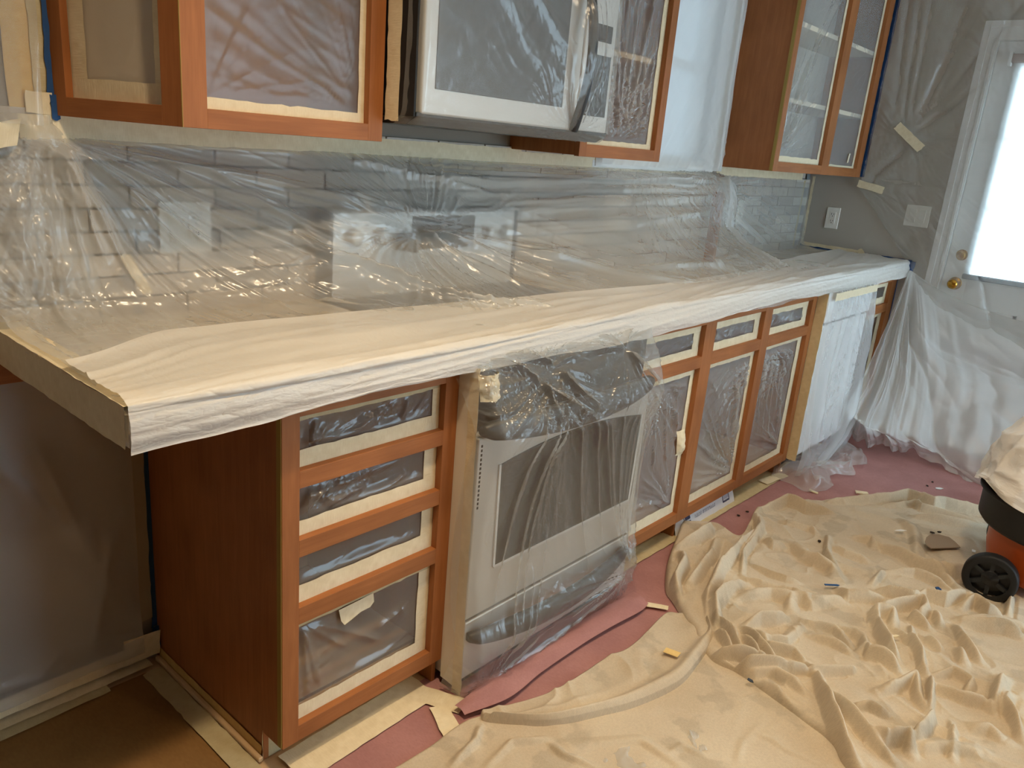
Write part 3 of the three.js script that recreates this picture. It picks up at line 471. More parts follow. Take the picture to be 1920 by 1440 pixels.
cover('plastic over the second drawer opening from the top, torn bits of tape inside', [0.041, 0.5735, zc], 0, 0.393, 0.1155, [0.038, 0.004, 0.014, 0.042], { cr: [[0.03, 0.3, 0.12, 0.95], [0.04, 0.3, 0.18, 0.9], [0.2, 0.42, 0.5, 0.62, 0.01, 0.016], [0.66, 0.35, 0.80, 0.62], [0.05, 0.75, 0.85, 0.95]], fans: [[0.03, 0.15, 8, 1.2], [0.45, 0.35, 6, 1.1]], dir: 0.7 });
cover('plastic over the third drawer opening from the top, smooth grey film', [0.041, 0.415, zc], 0, 0.393, 0.119, [0.046, 0.006, 0.012, 0.040], { amp: 0.004, dir: 0.4 });
{
  const t = cover('large plastic cover on the lowest drawer opening, torn tape flap at its top', [0.041, 0.117, zc], 0, 0.393, 0.2575, [0.040, 0.024, 0.008, 0.040], { topUnder: 1, amp: 0.005, cr: [[0.05, 0.97, 0.12, 0.1], [0.08, 0.97, 0.7, 0.3], [0.06, 0.97, 0.4, 0.45], [0.06, 0.95, 0.2, 0.2], [0.6, 0.5, 0.85, 0.62]], fans: [[0.02, 0.95, 8, 1.2], [0.05, 0.1, 6, 0.8]], dir: 0.3 });
  const s = new THREE.Shape([[0.115, 0.236], [0.122, 0.205], [0.132, 0.190], [0.152, 0.196], [0.178, 0.205], [0.205, 0.206], [0.216, 0.216], [0.213, 0.240]].map(([a, b]) => new THREE.Vector2(a, b)));
  local(t, 'torn_flap', new THREE.ShapeGeometry(s, 4).translate(0, 0, 0.004), M.tape, 'torn tape flap');
}
const yb = 0.117, hb = 0.565, yt = 0.7236, ht = 0.1144;
cover('crumpled plastic in the small top opening next to the oven', [1.282, yt, zc], 0, 0.40, ht, [0.034, 0.032, 0.03, 0.05], { film: M.filmShiny, dir: 0.5, amp: 0.014, streak: 0.022 });
cover('shiny crumpled plastic in the middle top opening of the sink base', [1.76, yt, zc], 0, 0.403, ht, [0.036, 0.036, 0.014, 0.05], { film: M.filmShiny, dir: 0.9, amp: 0.014, streak: 0.024 });
cover('shiny crumpled plastic in the right top opening of the sink base', [2.231, yt, zc], 0, 0.413, ht, [0.034, 0.034, 0.012, 0.055], { film: M.filmShiny, dir: 0.8, amp: 0.014, streak: 0.024 });
{
  const t = cover('tall plastic panel in the bay beside the oven, tape lump on its right edge', [1.282, yb, zc], 0, 0.40, hb, [0.045, 0.03, 0.012, 0.03], { film: M.filmGrey, dir: 1.75, amp: 0.022, cr: [[0.5, 0.97, 0.75, 0.4], [0.35, 0.97, 0.55, 0.35], [0.7, 0.97, 0.85, 0.5], [0.2, 0.95, 0.3, 0.5], [0.9, 0.1, 0.3, 0.4], [0.9, 0.1, 0.4, 0.25], [0.9, 0.12, 0.15, 0.2]], fans: [[0.9, 0.08, 9, 1.3], [0.5, 0.98, 9, 1.2], [0.2, 0.98, 9, 1.1]] });
  local(t, 'tape_lump', sheet(0.05, 0.10, 0.004, (u, v) => [0.355 + 0.055 * u - 0.02 * v, 0.235 + 0.10 * v, 0.004 + 0.018 * Math.sin(Math.PI * u) * Math.sin(Math.PI * v)], (p, q) => 0.012 * (fbm(p * 50, q * 40, 77, 3) - 0.5)), M.tape, 'crumpled lump of tape');
}
cover('tall plastic panel in the middle bay, creases gathering at its lower right corner', [1.76, yb, zc], 0, 0.403, hb, [0.04, 0.028, 0.008, 0.03], { film: M.filmGrey, dir: 1.7, amp: 0.024, cr: [[0.92, 0.1, 0.1, 0.45], [0.92, 0.1, 0.2, 0.2], [0.92, 0.1, 0.05, 0.12], [0.92, 0.12, 0.55, 0.55], [0.9, 0.15, 0.7, 0.8], [0.88, 0.97, 0.75, 0.3], [0.8, 0.97, 0.65, 0.4], [0.95, 0.96, 0.86, 0.3], [0.1, 0.9, 0.4, 0.7]], fans: [[0.93, 0.10, 10, 1.8], [0.95, 0.97, 9, 1.2], [0.6, 0.98, 8, 1.0]] });
cover('tall plastic panel in the right bay next to the dishwasher, long upright creases', [2.231, yb, zc], 0, 0.413, hb, [0.034, 0.026, 0.008, 0.045], { film: M.filmGrey, dir: 1.65, amp: 0.024, cr: [[0.25, 0.97, 0.45, 0.1], [0.35, 0.97, 0.6, 0.12], [0.5, 0.97, 0.68, 0.3], [0.6, 0.95, 0.78, 0.2], [0.1, 0.9, 0.25, 0.3], [0.75, 0.95, 0.85, 0.4], [0.9, 0.1, 0.2, 0.3], [0.9, 0.1, 0.5, 0.25]], fans: [[0.3, 0.98, 10, 1.6], [0.5, 0.98, 9, 1.3], [0.9, 0.1, 8, 1.1]] });
cover('small plastic cover in the top opening of the end base cabinet', [3.337, 0.722, zc], 0, 0.407, 0.118, [0.04, 0.03, 0.02, 0.04], { dir: 0.6, amp: 0.01 });
cover('dark plastic panel in the lower opening of the end base cabinet, behind the hanging sheet', [3.337, 0.117, zc], 0, 0.407, 0.559, [0.034, 0.03, 0.02, 0.06], { dir: 1.7 });
const ang = Math.atan2(0.29, 0.129);
{
  const c = 0.022, nx = -Math.sin(ang), nz = Math.cos(ang), s0 = 0.04;
  cover('smooth plastic in the angled end opening, wide cream tape on all sides', [-0.151 + s0 * Math.cos(ang) - nx * c, 1.398, s0 * Math.sin(ang) - nz * c], -ang, 0.230, UT - 0.05 - 1.398, [0.042, 0.05, 0.040, 0.034], { film: M.filmDull, amp: 0.0015, streak: 0.001, sag: 0.004, fans: [[0.5, 0.99]] });
}
cover('crinkled plastic in the wide wall cabinet opening left of the microwave', [0.030, 1.398, zu], 0, 0.397, UT - 0.05 - 1.398, [0.026, 0.03, 0.012, 0.02], { film: film({ transmission: 0.86, roughness: 0.32, bumpScale: 0.0010, color: C('#eae0d2') }), dir: -0.45, amp: 0.004, streak: 0.0022, fans: [[0.97, 0.03, 9, 1.4], [0.03, 0.03, 8, 0.8]] });
cover('plastic with upright creases in the wall cabinet right of the microwave', [1.286, 1.398, zu], 0, 0.398, UT - 0.05 - 1.398, [0.02, 0.03, 0.0, 0.03], { film: M.filmGrey, cr: [[0.45, 0.02, 0.2, 0.8, 0.006, 0.014], [0.46, 0.02, 0.4, 0.8, 0.006, 0.014], [0.5, 0.02, 0.62, 0.85, 0.006, 0.014], [0.55, 0.02, 0.8, 0.7, 0.006, 0.012], [0.7, 0.02, 0.75, 0.6, 0.006, 0.012], [0.8, 0.02, 0.9, 0.5, 0.006, 0.012]], dir: 1.5, amp: 0.020, streak: 0.0015, fans: [[0.45, 0.02, 12, 1.6], [0.7, 0.02, 12, 1.2], [0.3, 0.95, 10, 1]] });
cover('plastic in the left bay of the tall wall cabinet, dark slanting creases', [2.722, 1.40, zu], 0, 0.513, UT - 0.05 - 1.40, [0.030, 0.03, 0.0, 0.028], { film: M.filmGrey, cr: [[0.03, 0.03, 0.5, 0.42, 0.006, 0.014], [0.03, 0.04, 0.6, 0.62, 0.006, 0.014], [0.1, 0.2, 0.9, 0.97, 0.007, 0.014], [0.2, 0.3, 0.75, 0.95, 0.006, 0.012], [0.05, 0.3, 0.3, 0.6, 0.006, 0.012]], dir: 1.15, amp: 0.022, streak: 0.0015, fans: [[0.02, 0.04, 10, 1.8], [0.95, 0.98, 9, 1]] });
cover('plastic in the right bay of the tall wall cabinet, a tape stub at its bottom', [3.325, 1.40, zu], 0, 0.41, UT - 0.05 - 1.40, [0.014, 0.03, 0.0, 0.03], { film: M.filmGrey, dir: 1.1, amp: 0.016, streak: 0.0015, fans: [[0.9, 0.6, 9, 1.2]] });

// ================================================================ PLASTIC SHEETING
const XA = -0.30, XW = XR - 0.004 - XA;
const KEYS = [
  [-0.30, 0.012, 1.20, 0.030, 1.05, 0.10, 0.948], [0.05, 0.015, 1.20, 0.045, 1.05, 0.15, 0.944], [0.35, 0.040, 1.20, 0.10, 1.06, 0.22, 0.944], [0.50, 0.092, 1.20, 0.13, 1.06, 0.30, 0.952],
  [0.75, 0.094, 1.192, 0.138, 1.07, 0.36, 0.962], [1.10, 0.092, 1.192, 0.150, 1.06, 0.36, 0.958], [1.28, 0.100, 1.20, 0.20, 1.06, 0.38, 0.952], [1.7, 0.12, 1.22, 0.27, 1.06, 0.44, 0.950],
  [2.2, 0.12, 1.235, 0.26, 1.07, 0.45, 0.950], [2.54, 0.105, 1.265, 0.18, 1.08, 0.43, 0.950], [2.64, 0.098, 1.275, 0.145, 1.06, 0.40, 0.950], [2.84, 0.022, 1.22, 0.05, 1.08, 0.22, 0.944], [3.3, 0.016, 1.20, 0.034, 1.06, 0.13, 0.943], [3.84, 0.014, 1.20, 0.024, 1.05, 0.08, 0.943]];
function drape(x, v) {
  const [z1, y1, z2, y2, z3, y3] = keyed(KEYS, x), hem = 0.874 + 0.004 * Math.sin(x * 5) + 0.010 * (vnoise(x * 6, 2, 3) - 0.5);
  return curve([[0.007, 1.322], [z1, y1], [z2, y2], [z3, y3], [0.5, 0.936], [ZC - 0.006, 0.934], [ZC + 0.002, 0.924], [ZC + 0.004, hem]], v);
}
{
  const fans = [[0.13, -0.02, 16, 0.022, 0.8, 11], [1.045, 0.23, 13, 0.022, 0.35, 21], [2.92, 0.10, 14, 0.020, 0.8, 31], [2.8, 0.45, 9, 0.016, 0.3, 41], [2.25, 0.02, 8, 0.012, 0.5, 51], [0.0, 0.62, 12, 0.010, 0.3, 61]];
  const cs = [[0.14, 0.02, 0.22, 0.29, 0.010, 0.022], [0.12, 0.02, 0.18, 0.18, 0.010, 0.018], [0.15, 0.02, 0.25, 0.27, 0.009, 0.016], [0.15, 0.02, 0.79, 0.30, 0.009, 0.018], [0.74, 0.28, 1.25, 0.56, 0.009, 0.018], [0.66, 0.22, 0.93, 0.38, 0.008, 0.012], [0.14, 0.02, 0.48, 0.27, 0.010, 0.014], [0.15, 0.02, 1.35, 0.21, 0.010, 0.012], [0.17, 0.02, 0.95, 0.17, 0.012, 0.010],
    [1.04, 0.22, 1.46, 0.38, 0.010, 0.018], [1.04, 0.23, 1.28, 0.42, 0.009, 0.014], [1.04, 0.22, 1.14, 0.36, 0.009, 0.014], [1.04, 0.21, 1.66, 0.32, 0.010, 0.012], [2.80, 0.12, 0.85, 0.04, 0.011, 0.012], [2.75, 0.15, 0.92, 0.07, 0.010, 0.010], [2.85, 0.12, 1.26, 0.05, 0.010, 0.012], [0.75, 0.13, 1.32, 0.30, 0.010, 0.010], [2.78, 0.17, 1.30, 0.14, 0.009, 0.010], [2.75, 0.21, 1.42, 0.21, 0.009, 0.008],
    [2.92, 0.10, 2.93, 0.29, 0.012, 0.022], [2.92, 0.26, 2.98, 0.52, 0.014, 0.022], [2.93, 0.12, 3.30, 0.62, 0.014, 0.020], [2.93, 0.11, 3.55, 0.40, 0.012, 0.014], [1.88, 0.36, 2.78, 0.36, 0.012, 0.010], [0.84, 0.04, 1.40, 0.09, 0.010, 0.010], [1.46, 0.30, 2.15, 0.44, 0.012, 0.012], [0.64, 0.41, 0.86, 0.48, 0.012, 0.012], [0.46, 0.08, 0.80, 0.24, 0.009, 0.010], [0.34, 0.06, 0.72, 0.21, 0.009, 0.012]];
  for (const c of cs.slice()) cs.push([c[0], c[1], c[2] + 0.05, c[3] + 0.035, 0.0045, c[5] * 0.5], [c[0], c[1], c[2] - 0.04, c[3] + 0.02, 0.0045, c[5] * 0.45]);
  const W = XW, Hh = 1.0, g = sheet(W, Hh, 0.0042, (u, v) => { const x = XA + u * W, [z, y] = drape(x, v); return [x, y, z]; }, (p, q, u, v) => {
    let d = 0; for (const f of fans) d += fan(p, q, f); for (const c of cs) d += crease(p, q, c);
    const wall = 1 - sstep(0.35, 0.6, v), flat = sstep(0.45, 0.6, v), mid = sstep(0.05, 0.25, v) * (1 - sstep(0.5, 0.7, v));
    d += wall * 0.006 * (streak(p, q, 0.10, 0.5, 15, 3) - 0.2) * sstep(0, 0.1, v) + mid * 0.008 * (streak(p, q, 0.35, 0.7, 9, 5) - 0.2) + flat * 0.004 * streak(p, q, 0.02, 1.0, 20, 7) + 0.006 * fbm(p * 5, q * 6, 9, 4) * sstep(0, 0.08, v);
    return -d * (1 - 0.6 * sstep(0.8, 0.95, v)) * sstep(0, 0.02, v);
  });
  single('plastic_sheet', 'great clear plastic sheet taped under the wall cabinets, draped over backsplash, range top and counter', 'plastic sheet', g, M.film);
}
single('wooden_block', 'orange brown wooden upright pushing out the plastic right of the sink', 'wood block', box(2.612, 2.632, 0.9295, 1.245, 0.055, 0.105), M.wood);
{ // the denser folded strip along the counter's front edge
  const ZK = [[-0.30, 0.40], [-0.06, 0.285], [0.35, 0.315], [0.99, 0.385], [1.63, 0.45], [2.3, 0.43], [2.8, 0.34], [3.2, 0.30], [3.84, 0.26]], W = XW - 0.02, Hh = 0.46;
  const g = sheet(W, Hh, 0.0062, (u, v) => {
    const x = XA - 0.004 + u * W, z0 = keyed(ZK, x)[0] + 0.018 * (fbm(x * 4, 1, 88, 3) - 0.5), lift = 0.010 * (1 - sstep(0.0, 0.15, v)), hem = 0.872 + 0.008 * Math.sin(x * 3.1 + 1) + 0.022 * (fbm(x * 4, 5, 14, 3) - 0.5) - 0.010 * sstep(0.2, -0.25, x);
    const [z, y] = curve([[z0, 0.950 + lift], [lerp(z0, ZC, 0.35), 0.947], [lerp(z0, ZC, 0.7), 0.944], [ZC, 0.941], [ZC + 0.015, 0.930], [ZC + 0.020, 0.90], [ZC + 0.018, hem]], v); return [x, y, z];
  }, (p, q, u, v) => -(0.009 * streak(p, q, 0.05, 0.9, 12, 71) + 0.008 * streak(p, q, -0.08, 1.2, 24, 73) + 0.006 * fbm(p * 4, q * 9, 75, 3)) * (0.25 + 0.75 * sstep(0, 0.2, v)) * (1 - 0.72 * sstep(0.48, 0.68, v)));
  single('plastic_sheet', 'creamy folded band of plastic along the whole front edge of the counter', 'plastic sheet', g, M.filmMilky);
}
{ // left end of the counter: plastic wrapped round the edge with tape
  const g = sheet(0.62, 0.42, 0.006, (u, v) => { const z = 0.005 + u * 0.63, [x, y] = curve([[0.06, 0.9395], [-0.14, 0.939], [-0.296, 0.938], [-0.3035, 0.925], [-0.3045, 0.874]], v); return [x, y, z]; }, (p, q, u, v) => 0.007 * streak(p, q, 1.2, 5, 18, 15) * (1 - sstep(0.5, 0.7, v)) + 0.004 * fbm(p * 14, q * 14, 16, 3));
  single('plastic_sheet', 'creamy plastic piece wrapped over the left end of the counter under cream tape', 'plastic sheet', g, film({ transmission: 0.48, roughness: 0.36, bumpScale: 0.0022, color: C('#f2efe8') }));
  tapeThing('cream tape along the top of the left counter edge', [-0.281, 0.9445, 0.0], [-0.281, 0.9445, 0.632], 0.056, [1, 0, 0], 19, M.tape, 0.002);
  tapeThing('cream tape folded down the left face of the counter edge', [-0.3085, 0.9085, 0.0], [-0.3085, 0.9085, 0.637], 0.072, [0, 1, 0], 23, M.tape, 0.002);
}
{ // crumpled sheet hanging at the far left of the backsplash
  const g = sheet(0.42, 0.46, 0.005, (u, v) => [-0.50 + u * (0.42 - 0.06 * (1 - v)), 1.36 - v * 0.42, 0.03 + 0.05 * v + 0.05 * (1 - u) * v], (p, q, u, v) => fan(p, q, [0.36, 0.05, 9, 0.035, 0.4, 17]) + fan(p, q, [0.28, 0.44, 9, 0.025, 0.2, 27]) + 0.03 * (streak(p, q, 1.45, 2, 13, 19) - 0.2) + 0.018 * (ridge(fbm(p * 11, q * 11, 20, 3)) - 0.3));
  single('plastic_sheet', 'crumpled clear plastic hanging at the far left end of the backsplash', 'plastic sheet', g, M.filmSoft);
  const h = sheet(0.36, 0.95, 0.008, (u, v) => [-0.56 + u * 0.37, 1.34 + v * 0.95, 0.03 + 0.02 * u], (p, q) => 0.03 * streak(p, q, 1.53, 1, 11, 29) + 0.006 * fbm(p * 9, q * 9, 31, 3));
  single('plastic_sheet', 'clear plastic hanging beside the angled cabinet above the backsplash', 'plastic sheet', h, M.filmSoft);
}
{ // wall under the counter overhang
  const g = sheet(1.5, 0.86, 0.009, (u, v) => [-1.52 + u * 1.475, 0.045 + v * 0.78, 0.006 + 0.010 * Math.sin(v * 3)], (p, q, u, v) => (0.010 * (streak(p, q, -1.0, 1.2, 6, 91) - 0.2) + crease(p, q, [1.28, 0.72, 1.46, 0.12, 0.02, 0.012]) + crease(p, q, [1.44, 0.42, 1.38, 0.06, 0.012, 0.012]) + crease(p, q, [1.15, 0.78, 1.40, 0.30, 0.03, 0.014])) + 0.022 * (1 - sstep(0.0, 0.22, v)) * ridge(fbm(p * 5, q * 7, 95, 3)));
  single('plastic_sheet', 'dull plastic over the wall below the counter overhang', 'plastic sheet', g, film({ transmission: 0.72, roughness: 0.3 }));
}
{ // sheet over the sink window
  const g = sheet(0.98, 1.0, 0.008, (u, v) => [1.728 + u * 0.945, 1.335 + v * 0.95, 0.040 + 0.006 * Math.sin(u * 9)], (p, q, u, v) => (0.006 * streak(p, q, 0.95, 0.8, 16, 101) + fan(p, q, [0.95, 0.0, 9, 0.012, 0.35, 103]) + 0.025 * Math.exp(-Math.pow((p - 0.90) / 0.012, 2)) + 0.016 * Math.exp(-Math.pow((p - 0.945) / 0.008, 2))));
  single('plastic_sheet', 'pale backlit plastic stretched over the sink window between the wall cabinets', 'plastic sheet', g, M.filmWindow);
}
{ // sheet over the microwave
  const pf = (v) => curve([[1.93, 0.30], [1.86, 0.395], [1.75, 0.412], [1.6, 0.414], [1.48, 0.409], [1.43, 0.404], [1.405, 0.38]], v);
  const g = sheet(0.80, 0.55, 0.0045, (u, v) => { const x = 0.470 + u * 0.788, [y, z] = pf(v), hb = 0.046 * Math.exp(-Math.pow((x - 1.056) / 0.075, 2)) * Math.sin(Math.PI * clamp((y - 1.425) / 0.41)), l = 1 - sstep(0, 0.03, u), r = sstep(0.95, 1, u); return [x, y, z + hb - 0.05 * l * l - 0.08 * r]; },
    (p, q, u, v) => -(fan(p, q, [0.60, 0.455, 16, 0.020, 0.16, 111]) + fan(p, q, [0.62, 0.06, 14, 0.010, 0.25, 113]) + fan(p, q, [0.60, 0.30, 13, 0.008, 0.15, 115]) + crease(p, q, [0.05, 0.03, 0.60, 0.30, 0.014, 0.009]) + crease(p, q, [0.04, 0.10, 0.60, 0.36, 0.018, 0.007]) + 0.0015 * streak(p, q, 0.25, 3, 24, 117)));
  single('plastic_sheet', 'tight clear plastic over the microwave, creases gathering at its handle', 'plastic sheet', g, film({ transmission: 0.90, roughness: 0.2, bumpScale: 0.0010 }));
}
{ // sheet over the range front
  const pf = (v) => curve([[0.902, 0.632], [0.872, 0.652], [0.80, 0.704], [0.745, 0.736], [0.70, 0.733], [0.62, 0.712], [0.50, 0.696], [0.36, 0.690], [0.24, 0.702], [0.17, 0.724], [0.12, 0.716], [0.05, 0.690], [0.008, 0.676]], v);
  const g = sheet(0.80, 0.92, 0.0038, (u, v) => { const xr = curve([[1.240], [1.230], [1.196], [1.190], [1.196], [1.206], [1.205], [1.203], [1.215], [1.243]], v)[0], x = lerp(0.462, xr, u), [y, z] = pf(v), l = 1 - sstep(0, 0.035, u), r = sstep(0.965, 1, u); return [x, y, z - 0.07 * l * l - 0.085 * r * r]; },
    (p, q, u, v) => {
      let d = 0; for (const f of [[0.20, 0.12, 12, 0.024, 0.16, 121], [0.275, 0.10, 12, 0.024, 0.17, 123], [0.60, 0.10, 12, 0.026, 0.15, 125], [0.735, 0.72, 12, 0.024, 0.26, 127], [0.07, 0.02, 11, 0.018, 0.14, 129], [0.10, 0.92, 10, 0.018, 0.2, 131]]) d += fan(p, q, f);
      for (const c of [[0.20, 0.13, 0.05, 0.02, 0.007, 0.014], [0.28, 0.10, 0.10, 0.01, 0.007, 0.014], [0.20, 0.13, 0.36, 0.24, 0.006, 0.016], [0.28, 0.11, 0.42, 0.24, 0.007, 0.016], [0.20, 0.12, 0.24, 0.24, 0.006, 0.012], [0.60, 0.10, 0.40, 0.07, 0.008, 0.016], [0.60, 0.10, 0.74, 0.22, 0.007, 0.018], [0.60, 0.10, 0.66, 0.02, 0.007, 0.014], [0.60, 0.10, 0.50, 0.01, 0.006, 0.010], [0.24, 0.22, 0.10, 0.80, 0.008, 0.016], [0.18, 0.24, 0.06, 0.62, 0.008, 0.014], [0.27, 0.22, 0.17, 0.70, 0.006, 0.012], [0.36, 0.22, 0.60, 0.62, 0.009, 0.014], [0.30, 0.24, 0.52, 0.66, 0.010, 0.014], [0.42, 0.26, 0.72, 0.70, 0.008, 0.014], [0.48, 0.30, 0.735, 0.71, 0.008, 0.014], [0.56, 0.30, 0.735, 0.70, 0.007, 0.010], [0.30, 0.5, 0.20, 0.78, 0.006, 0.010], [0.25, 0.55, 0.16, 0.80, 0.006, 0.010], [0.08, 0.90, 0.7, 0.80, 0.010, 0.010], [0.06, 0.92, 0.5, 0.86, 0.008, 0.010], [0.05, 0.92, 0.30, 0.78, 0.008, 0.010], [0.735, 0.72, 0.40, 0.80, 0.008, 0.008]]) d += 1.5 * crease(p, q, c);
      d += 0.003 * (streak(p, q, 1.25, 1, 14, 133) - 0.2) + 0.004 * fbm(p * 12, q * 12, 135, 3); return -d * sstep(0, 0.02, v);
    });
  single('plastic_sheet', 'clear plastic hung over the oven front, pleats fanning out from the handle', 'plastic sheet', g, film({ transmission: 0.90, roughness: 0.2, bumpScale: 0.0010 }));
  // masked left cheek of the range
  const t = thing('masking_paper', 'cream masking tape and paper down the left cheek of the oven', 'masking paper', [0.478, 0.0, 0.63]);
  part(t, 'paper_strip', tapeGeo([0.4775, 0.02, 0.63], [0.4775, 0.885, 0.615], 0.078, [0, 0, 1], 141, 0.001), P({ color: C('#e6decc'), roughness: 0.8, side: THREE.DoubleSide }));
  part(t, 'tape_strip', tapeGeo([0.4765, 0.0, 0.652], [0.4765, 0.86, 0.640], 0.030, [0, 0, 1], 143, 0.001), M.tape);
  single('masking_tape', 'crumpled cream tape wad at the top left corner of the oven', 'tape', sheet(0.07, 0.075, 0.004, (u, v) => [0.475 + 0.065 * u + 0.015 * v, 0.872 - 0.07 * v, 0.650 + 0.02 * Math.sin(Math.PI * u)], (p, q) => 0.022 * (fbm(p * 45, q * 38, 149, 3) - 0.5)), M.tape);
}
{ // sheet over the dishwasher
  const pf = (v) => curve([[0.878, 0.650], [0.80, 0.656], [0.72, 0.654], [0.5, 0.650], [0.3, 0.660], [0.15, 0.672], [0.06, 0.668], [0.012, 0.660]], v);
  const g = sheet(0.64, 0.88, 0.005, (u, v) => { const x = 2.692 + u * (0.60 + 0.05 * Math.sin(Math.PI * clamp((v - 0.2) / 0.7))), [y, z] = pf(v), l = 1 - sstep(0, 0.04, u), r = sstep(0.96, 1, u); return [x, y, z - 0.016 * l - 0.10 * r * r + 0.02 * Math.sin(Math.PI * v) * u]; },
    (p, q, u, v) => { let d = fan(p, q, [0.62, 0.42, 9, 0.006, 0.2, 151]); for (const c of [[0.15, 0.12, 0.10, 0.86, 0.012, 0.008], [0.38, 0.15, 0.34, 0.62, 0.010, 0.012], [0.28, 0.12, 0.08, 0.6, 0.010, 0.007], [0.60, 0.42, 0.20, 0.84, 0.02, 0.022], [0.58, 0.56, 0.22, 0.88, 0.02, 0.02], [0.62, 0.30, 0.45, 0.60, 0.016, 0.014]]) d += crease(p, q, c); return -(d + 0.0012 * streak(p, q, 1.9, 1.0, 6, 153) * sstep(0.3, 0.8, v) + 0.002 * fbm(p * 3, q * 3, 155, 2) + 0.002 * streak(p, q, 1.3, 4, 20, 157) * (1 - sstep(0.12, 0.2, v))); });
  single('plastic_sheet', 'white-looking plastic hung over the dishwasher door', 'plastic sheet', g, film({ transmission: 0.74, roughness: 0.25, bumpScale: 0.0003, color: C('#f6f7f8') }));
  tapeThing('cream tape masking the left cheek of the dishwasher', [2.6905, 0.082, 0.6135], [2.6905, 0.868, 0.6135], 0.044, [0, 0, 1], 161, P({ map: T.tape, color: C('#f4eede'), roughness: 0.75, side: THREE.DoubleSide }));
  tapeThing('cream tape across the top of the dishwasher', [2.70, 0.858, 0.664], [3.26, 0.858, 0.664], 0.034, [0, 1, 0], 163, M.tape, 0.002);
}
{ // right wall: thin sheet in front of wall and door
  const W = 2.0, Hh = 1.75, g = sheet(W, Hh, 0.009, (u, v) => {
    const y = 2.32 - v * 1.72, zl = y > 1.30 ? 0.300 : lerp(0.66, 0.30, clamp((y - 0.9) / 0.4)), z = zl + u * (2.3 - zl); return [XR - 0.024 - 0.03 * sstep(0.60, 0.72, z) - 0.012 * Math.sin(Math.PI * v), y, z];
  }, (p, q, u, v) => {
    let d = 0; for (const f of [[0.20, 0.76, 14, 0.022, 0.6, 171], [0.03, 1.0, 14, 0.020, 0.45, 173], [0.56, 0.38, 12, 0.016, 0.5, 175], [0.1, 1.45, 9, 0.014, 0.4, 177]]) d += fan(p, q, f);
    for (const c of [[0.20, 0.74, 0.56, 0.40, 0.010, 0.018], [0.20, 0.76, 1.6, 0.66, 0.014, 0.014], [0.19, 0.70, 0.42, 0.0, 0.010, 0.012], [0.21, 0.70, 0.62, 0.05, 0.012, 0.012], [0.15, 0.7, 0.10, 0.0, 0.010, 0.012], [0.10, 0.7, 0.04, 0.0, 0.010, 0.010], [0.03, 1.0, 0.20, 0.80, 0.012, 0.014], [0.03, 1.0, 0.9, 0.92, 0.012, 0.010], [0.3, 1.2, 0.55, 1.72, 0.012, 0.012], [0.22, 0.70, 0.34, 0.0, 0.008, 0.012], [0.18, 0.68, 0.16, 0.0, 0.008, 0.012], [0.05, 0.98, 0.5, 1.0, 0.008, 0.010]]) d += 1.7 * crease(p, q, c);
    return d + 0.008 * streak(p, q, 1.5, 1.0, 9, 179) * (1 - sstep(0.2, 0.5, u)) + 0.006 * streak(p, q, -0.12, 1.0, 8, 181);
  });
  single('plastic_sheet', 'thin clear plastic stretched over the right wall and the door', 'plastic sheet', g, film({ transmission: 0.82, roughness: 0.24, bumpScale: 0.0008 }));
}
{ // the gathered curtain from the counter corner down to the floor
  const top = [[XR - 0.05, 0.905, 0.650], [XR - 0.045, 0.907, 0.655], [XR - 0.04, 0.905, 0.662], [XR - 0.035, 0.89, 0.69], [XR - 0.03, 0.80, 0.90], [XR - 0.028, 0.74, 1.25], [XR - 0.028, 0.72, 1.7], [XR - 0.028, 0.72, 2.2]];
  const mid = [[3.40, 0.43, 0.665], [3.44, 0.42, 0.73], [3.50, 0.42, 0.80], [3.57, 0.42, 0.90], [3.65, 0.42, 1.10], [3.69, 0.40, 1.35], [3.70, 0.38, 1.75], [3.71, 0.36, 2.2]];
  const low = [[3.12, 0.25, 0.69], [3.17, 0.20, 0.77], [3.26, 0.16, 0.86], [3.36, 0.14, 0.98], [3.42, 0.12, 1.15], [3.42, 0.12, 1.40], [3.46, 0.12, 1.8], [3.50, 0.12, 2.2]];
  const bot = [[3.34, 0.012, 0.60], [3.36, 0.010, 0.74], [3.40, 0.008, 0.86], [3.44, 0.008, 0.98], [3.38, 0.008, 1.17], [3.33, 0.008, 1.38], [3.36, 0.008, 1.8], [3.40, 0.008, 2.2]];
  const g = sheet(1.9, 1.15, 0.0085, (u, v) => { const a = curve(top, u), b = curve(mid, u), c = curve(low, u), d = curve(bot, u); return curve([a, [lerp(a[0], b[0], 0.42), lerp(a[1], b[1], 0.5), lerp(a[2], b[2], 0.48)], b, c, d], v); },
    (p, q, u, v) => {
      const gath = Math.pow(1 - sstep(0.25, 0.75, u), 1), k = u * 30, pl = vnoise(k, v * 0.8, 191), pl2 = ridge(vnoise(k * 2.1 + 9, v * 0.9, 193));
      return (0.055 * pl * gath * sstep(0, 0.35, v) + 0.012 * pl2 * gath * sstep(0, 0.25, v) + 0.02 * (streak(p, q, 0.7, 1.2, 6, 195) - 0.2) * sstep(0.1, 0.4, v) + crease(p, q, [0.55, 0.02, 1.1, 1.05, 0.03, 0.04]) + crease(p, q, [0.85, 0.35, 1.9, 0.62, 0.03, 0.03]) + 0.035 * (1 - gath) * ridge(fbm(p * 3, q * 4, 197, 3)) + 0.05 * sstep(0.5, 0.75, v) * (fbm(p * 3.2, q * 3.2, 198, 3) - 0.5) + 0.022 * sstep(0.78, 0.95, v) * (ridge(fbm(p * 5, q * 6, 199, 3)) - 0.3)) * sstep(0, 0.03, v) * 1.0;
    });
  single('plastic_sheet', 'gathered plastic curtain tied at the counter corner and spreading down to the pink paper', 'plastic sheet', g, film({ transmission: 0.58, roughness: 0.34 }));
}
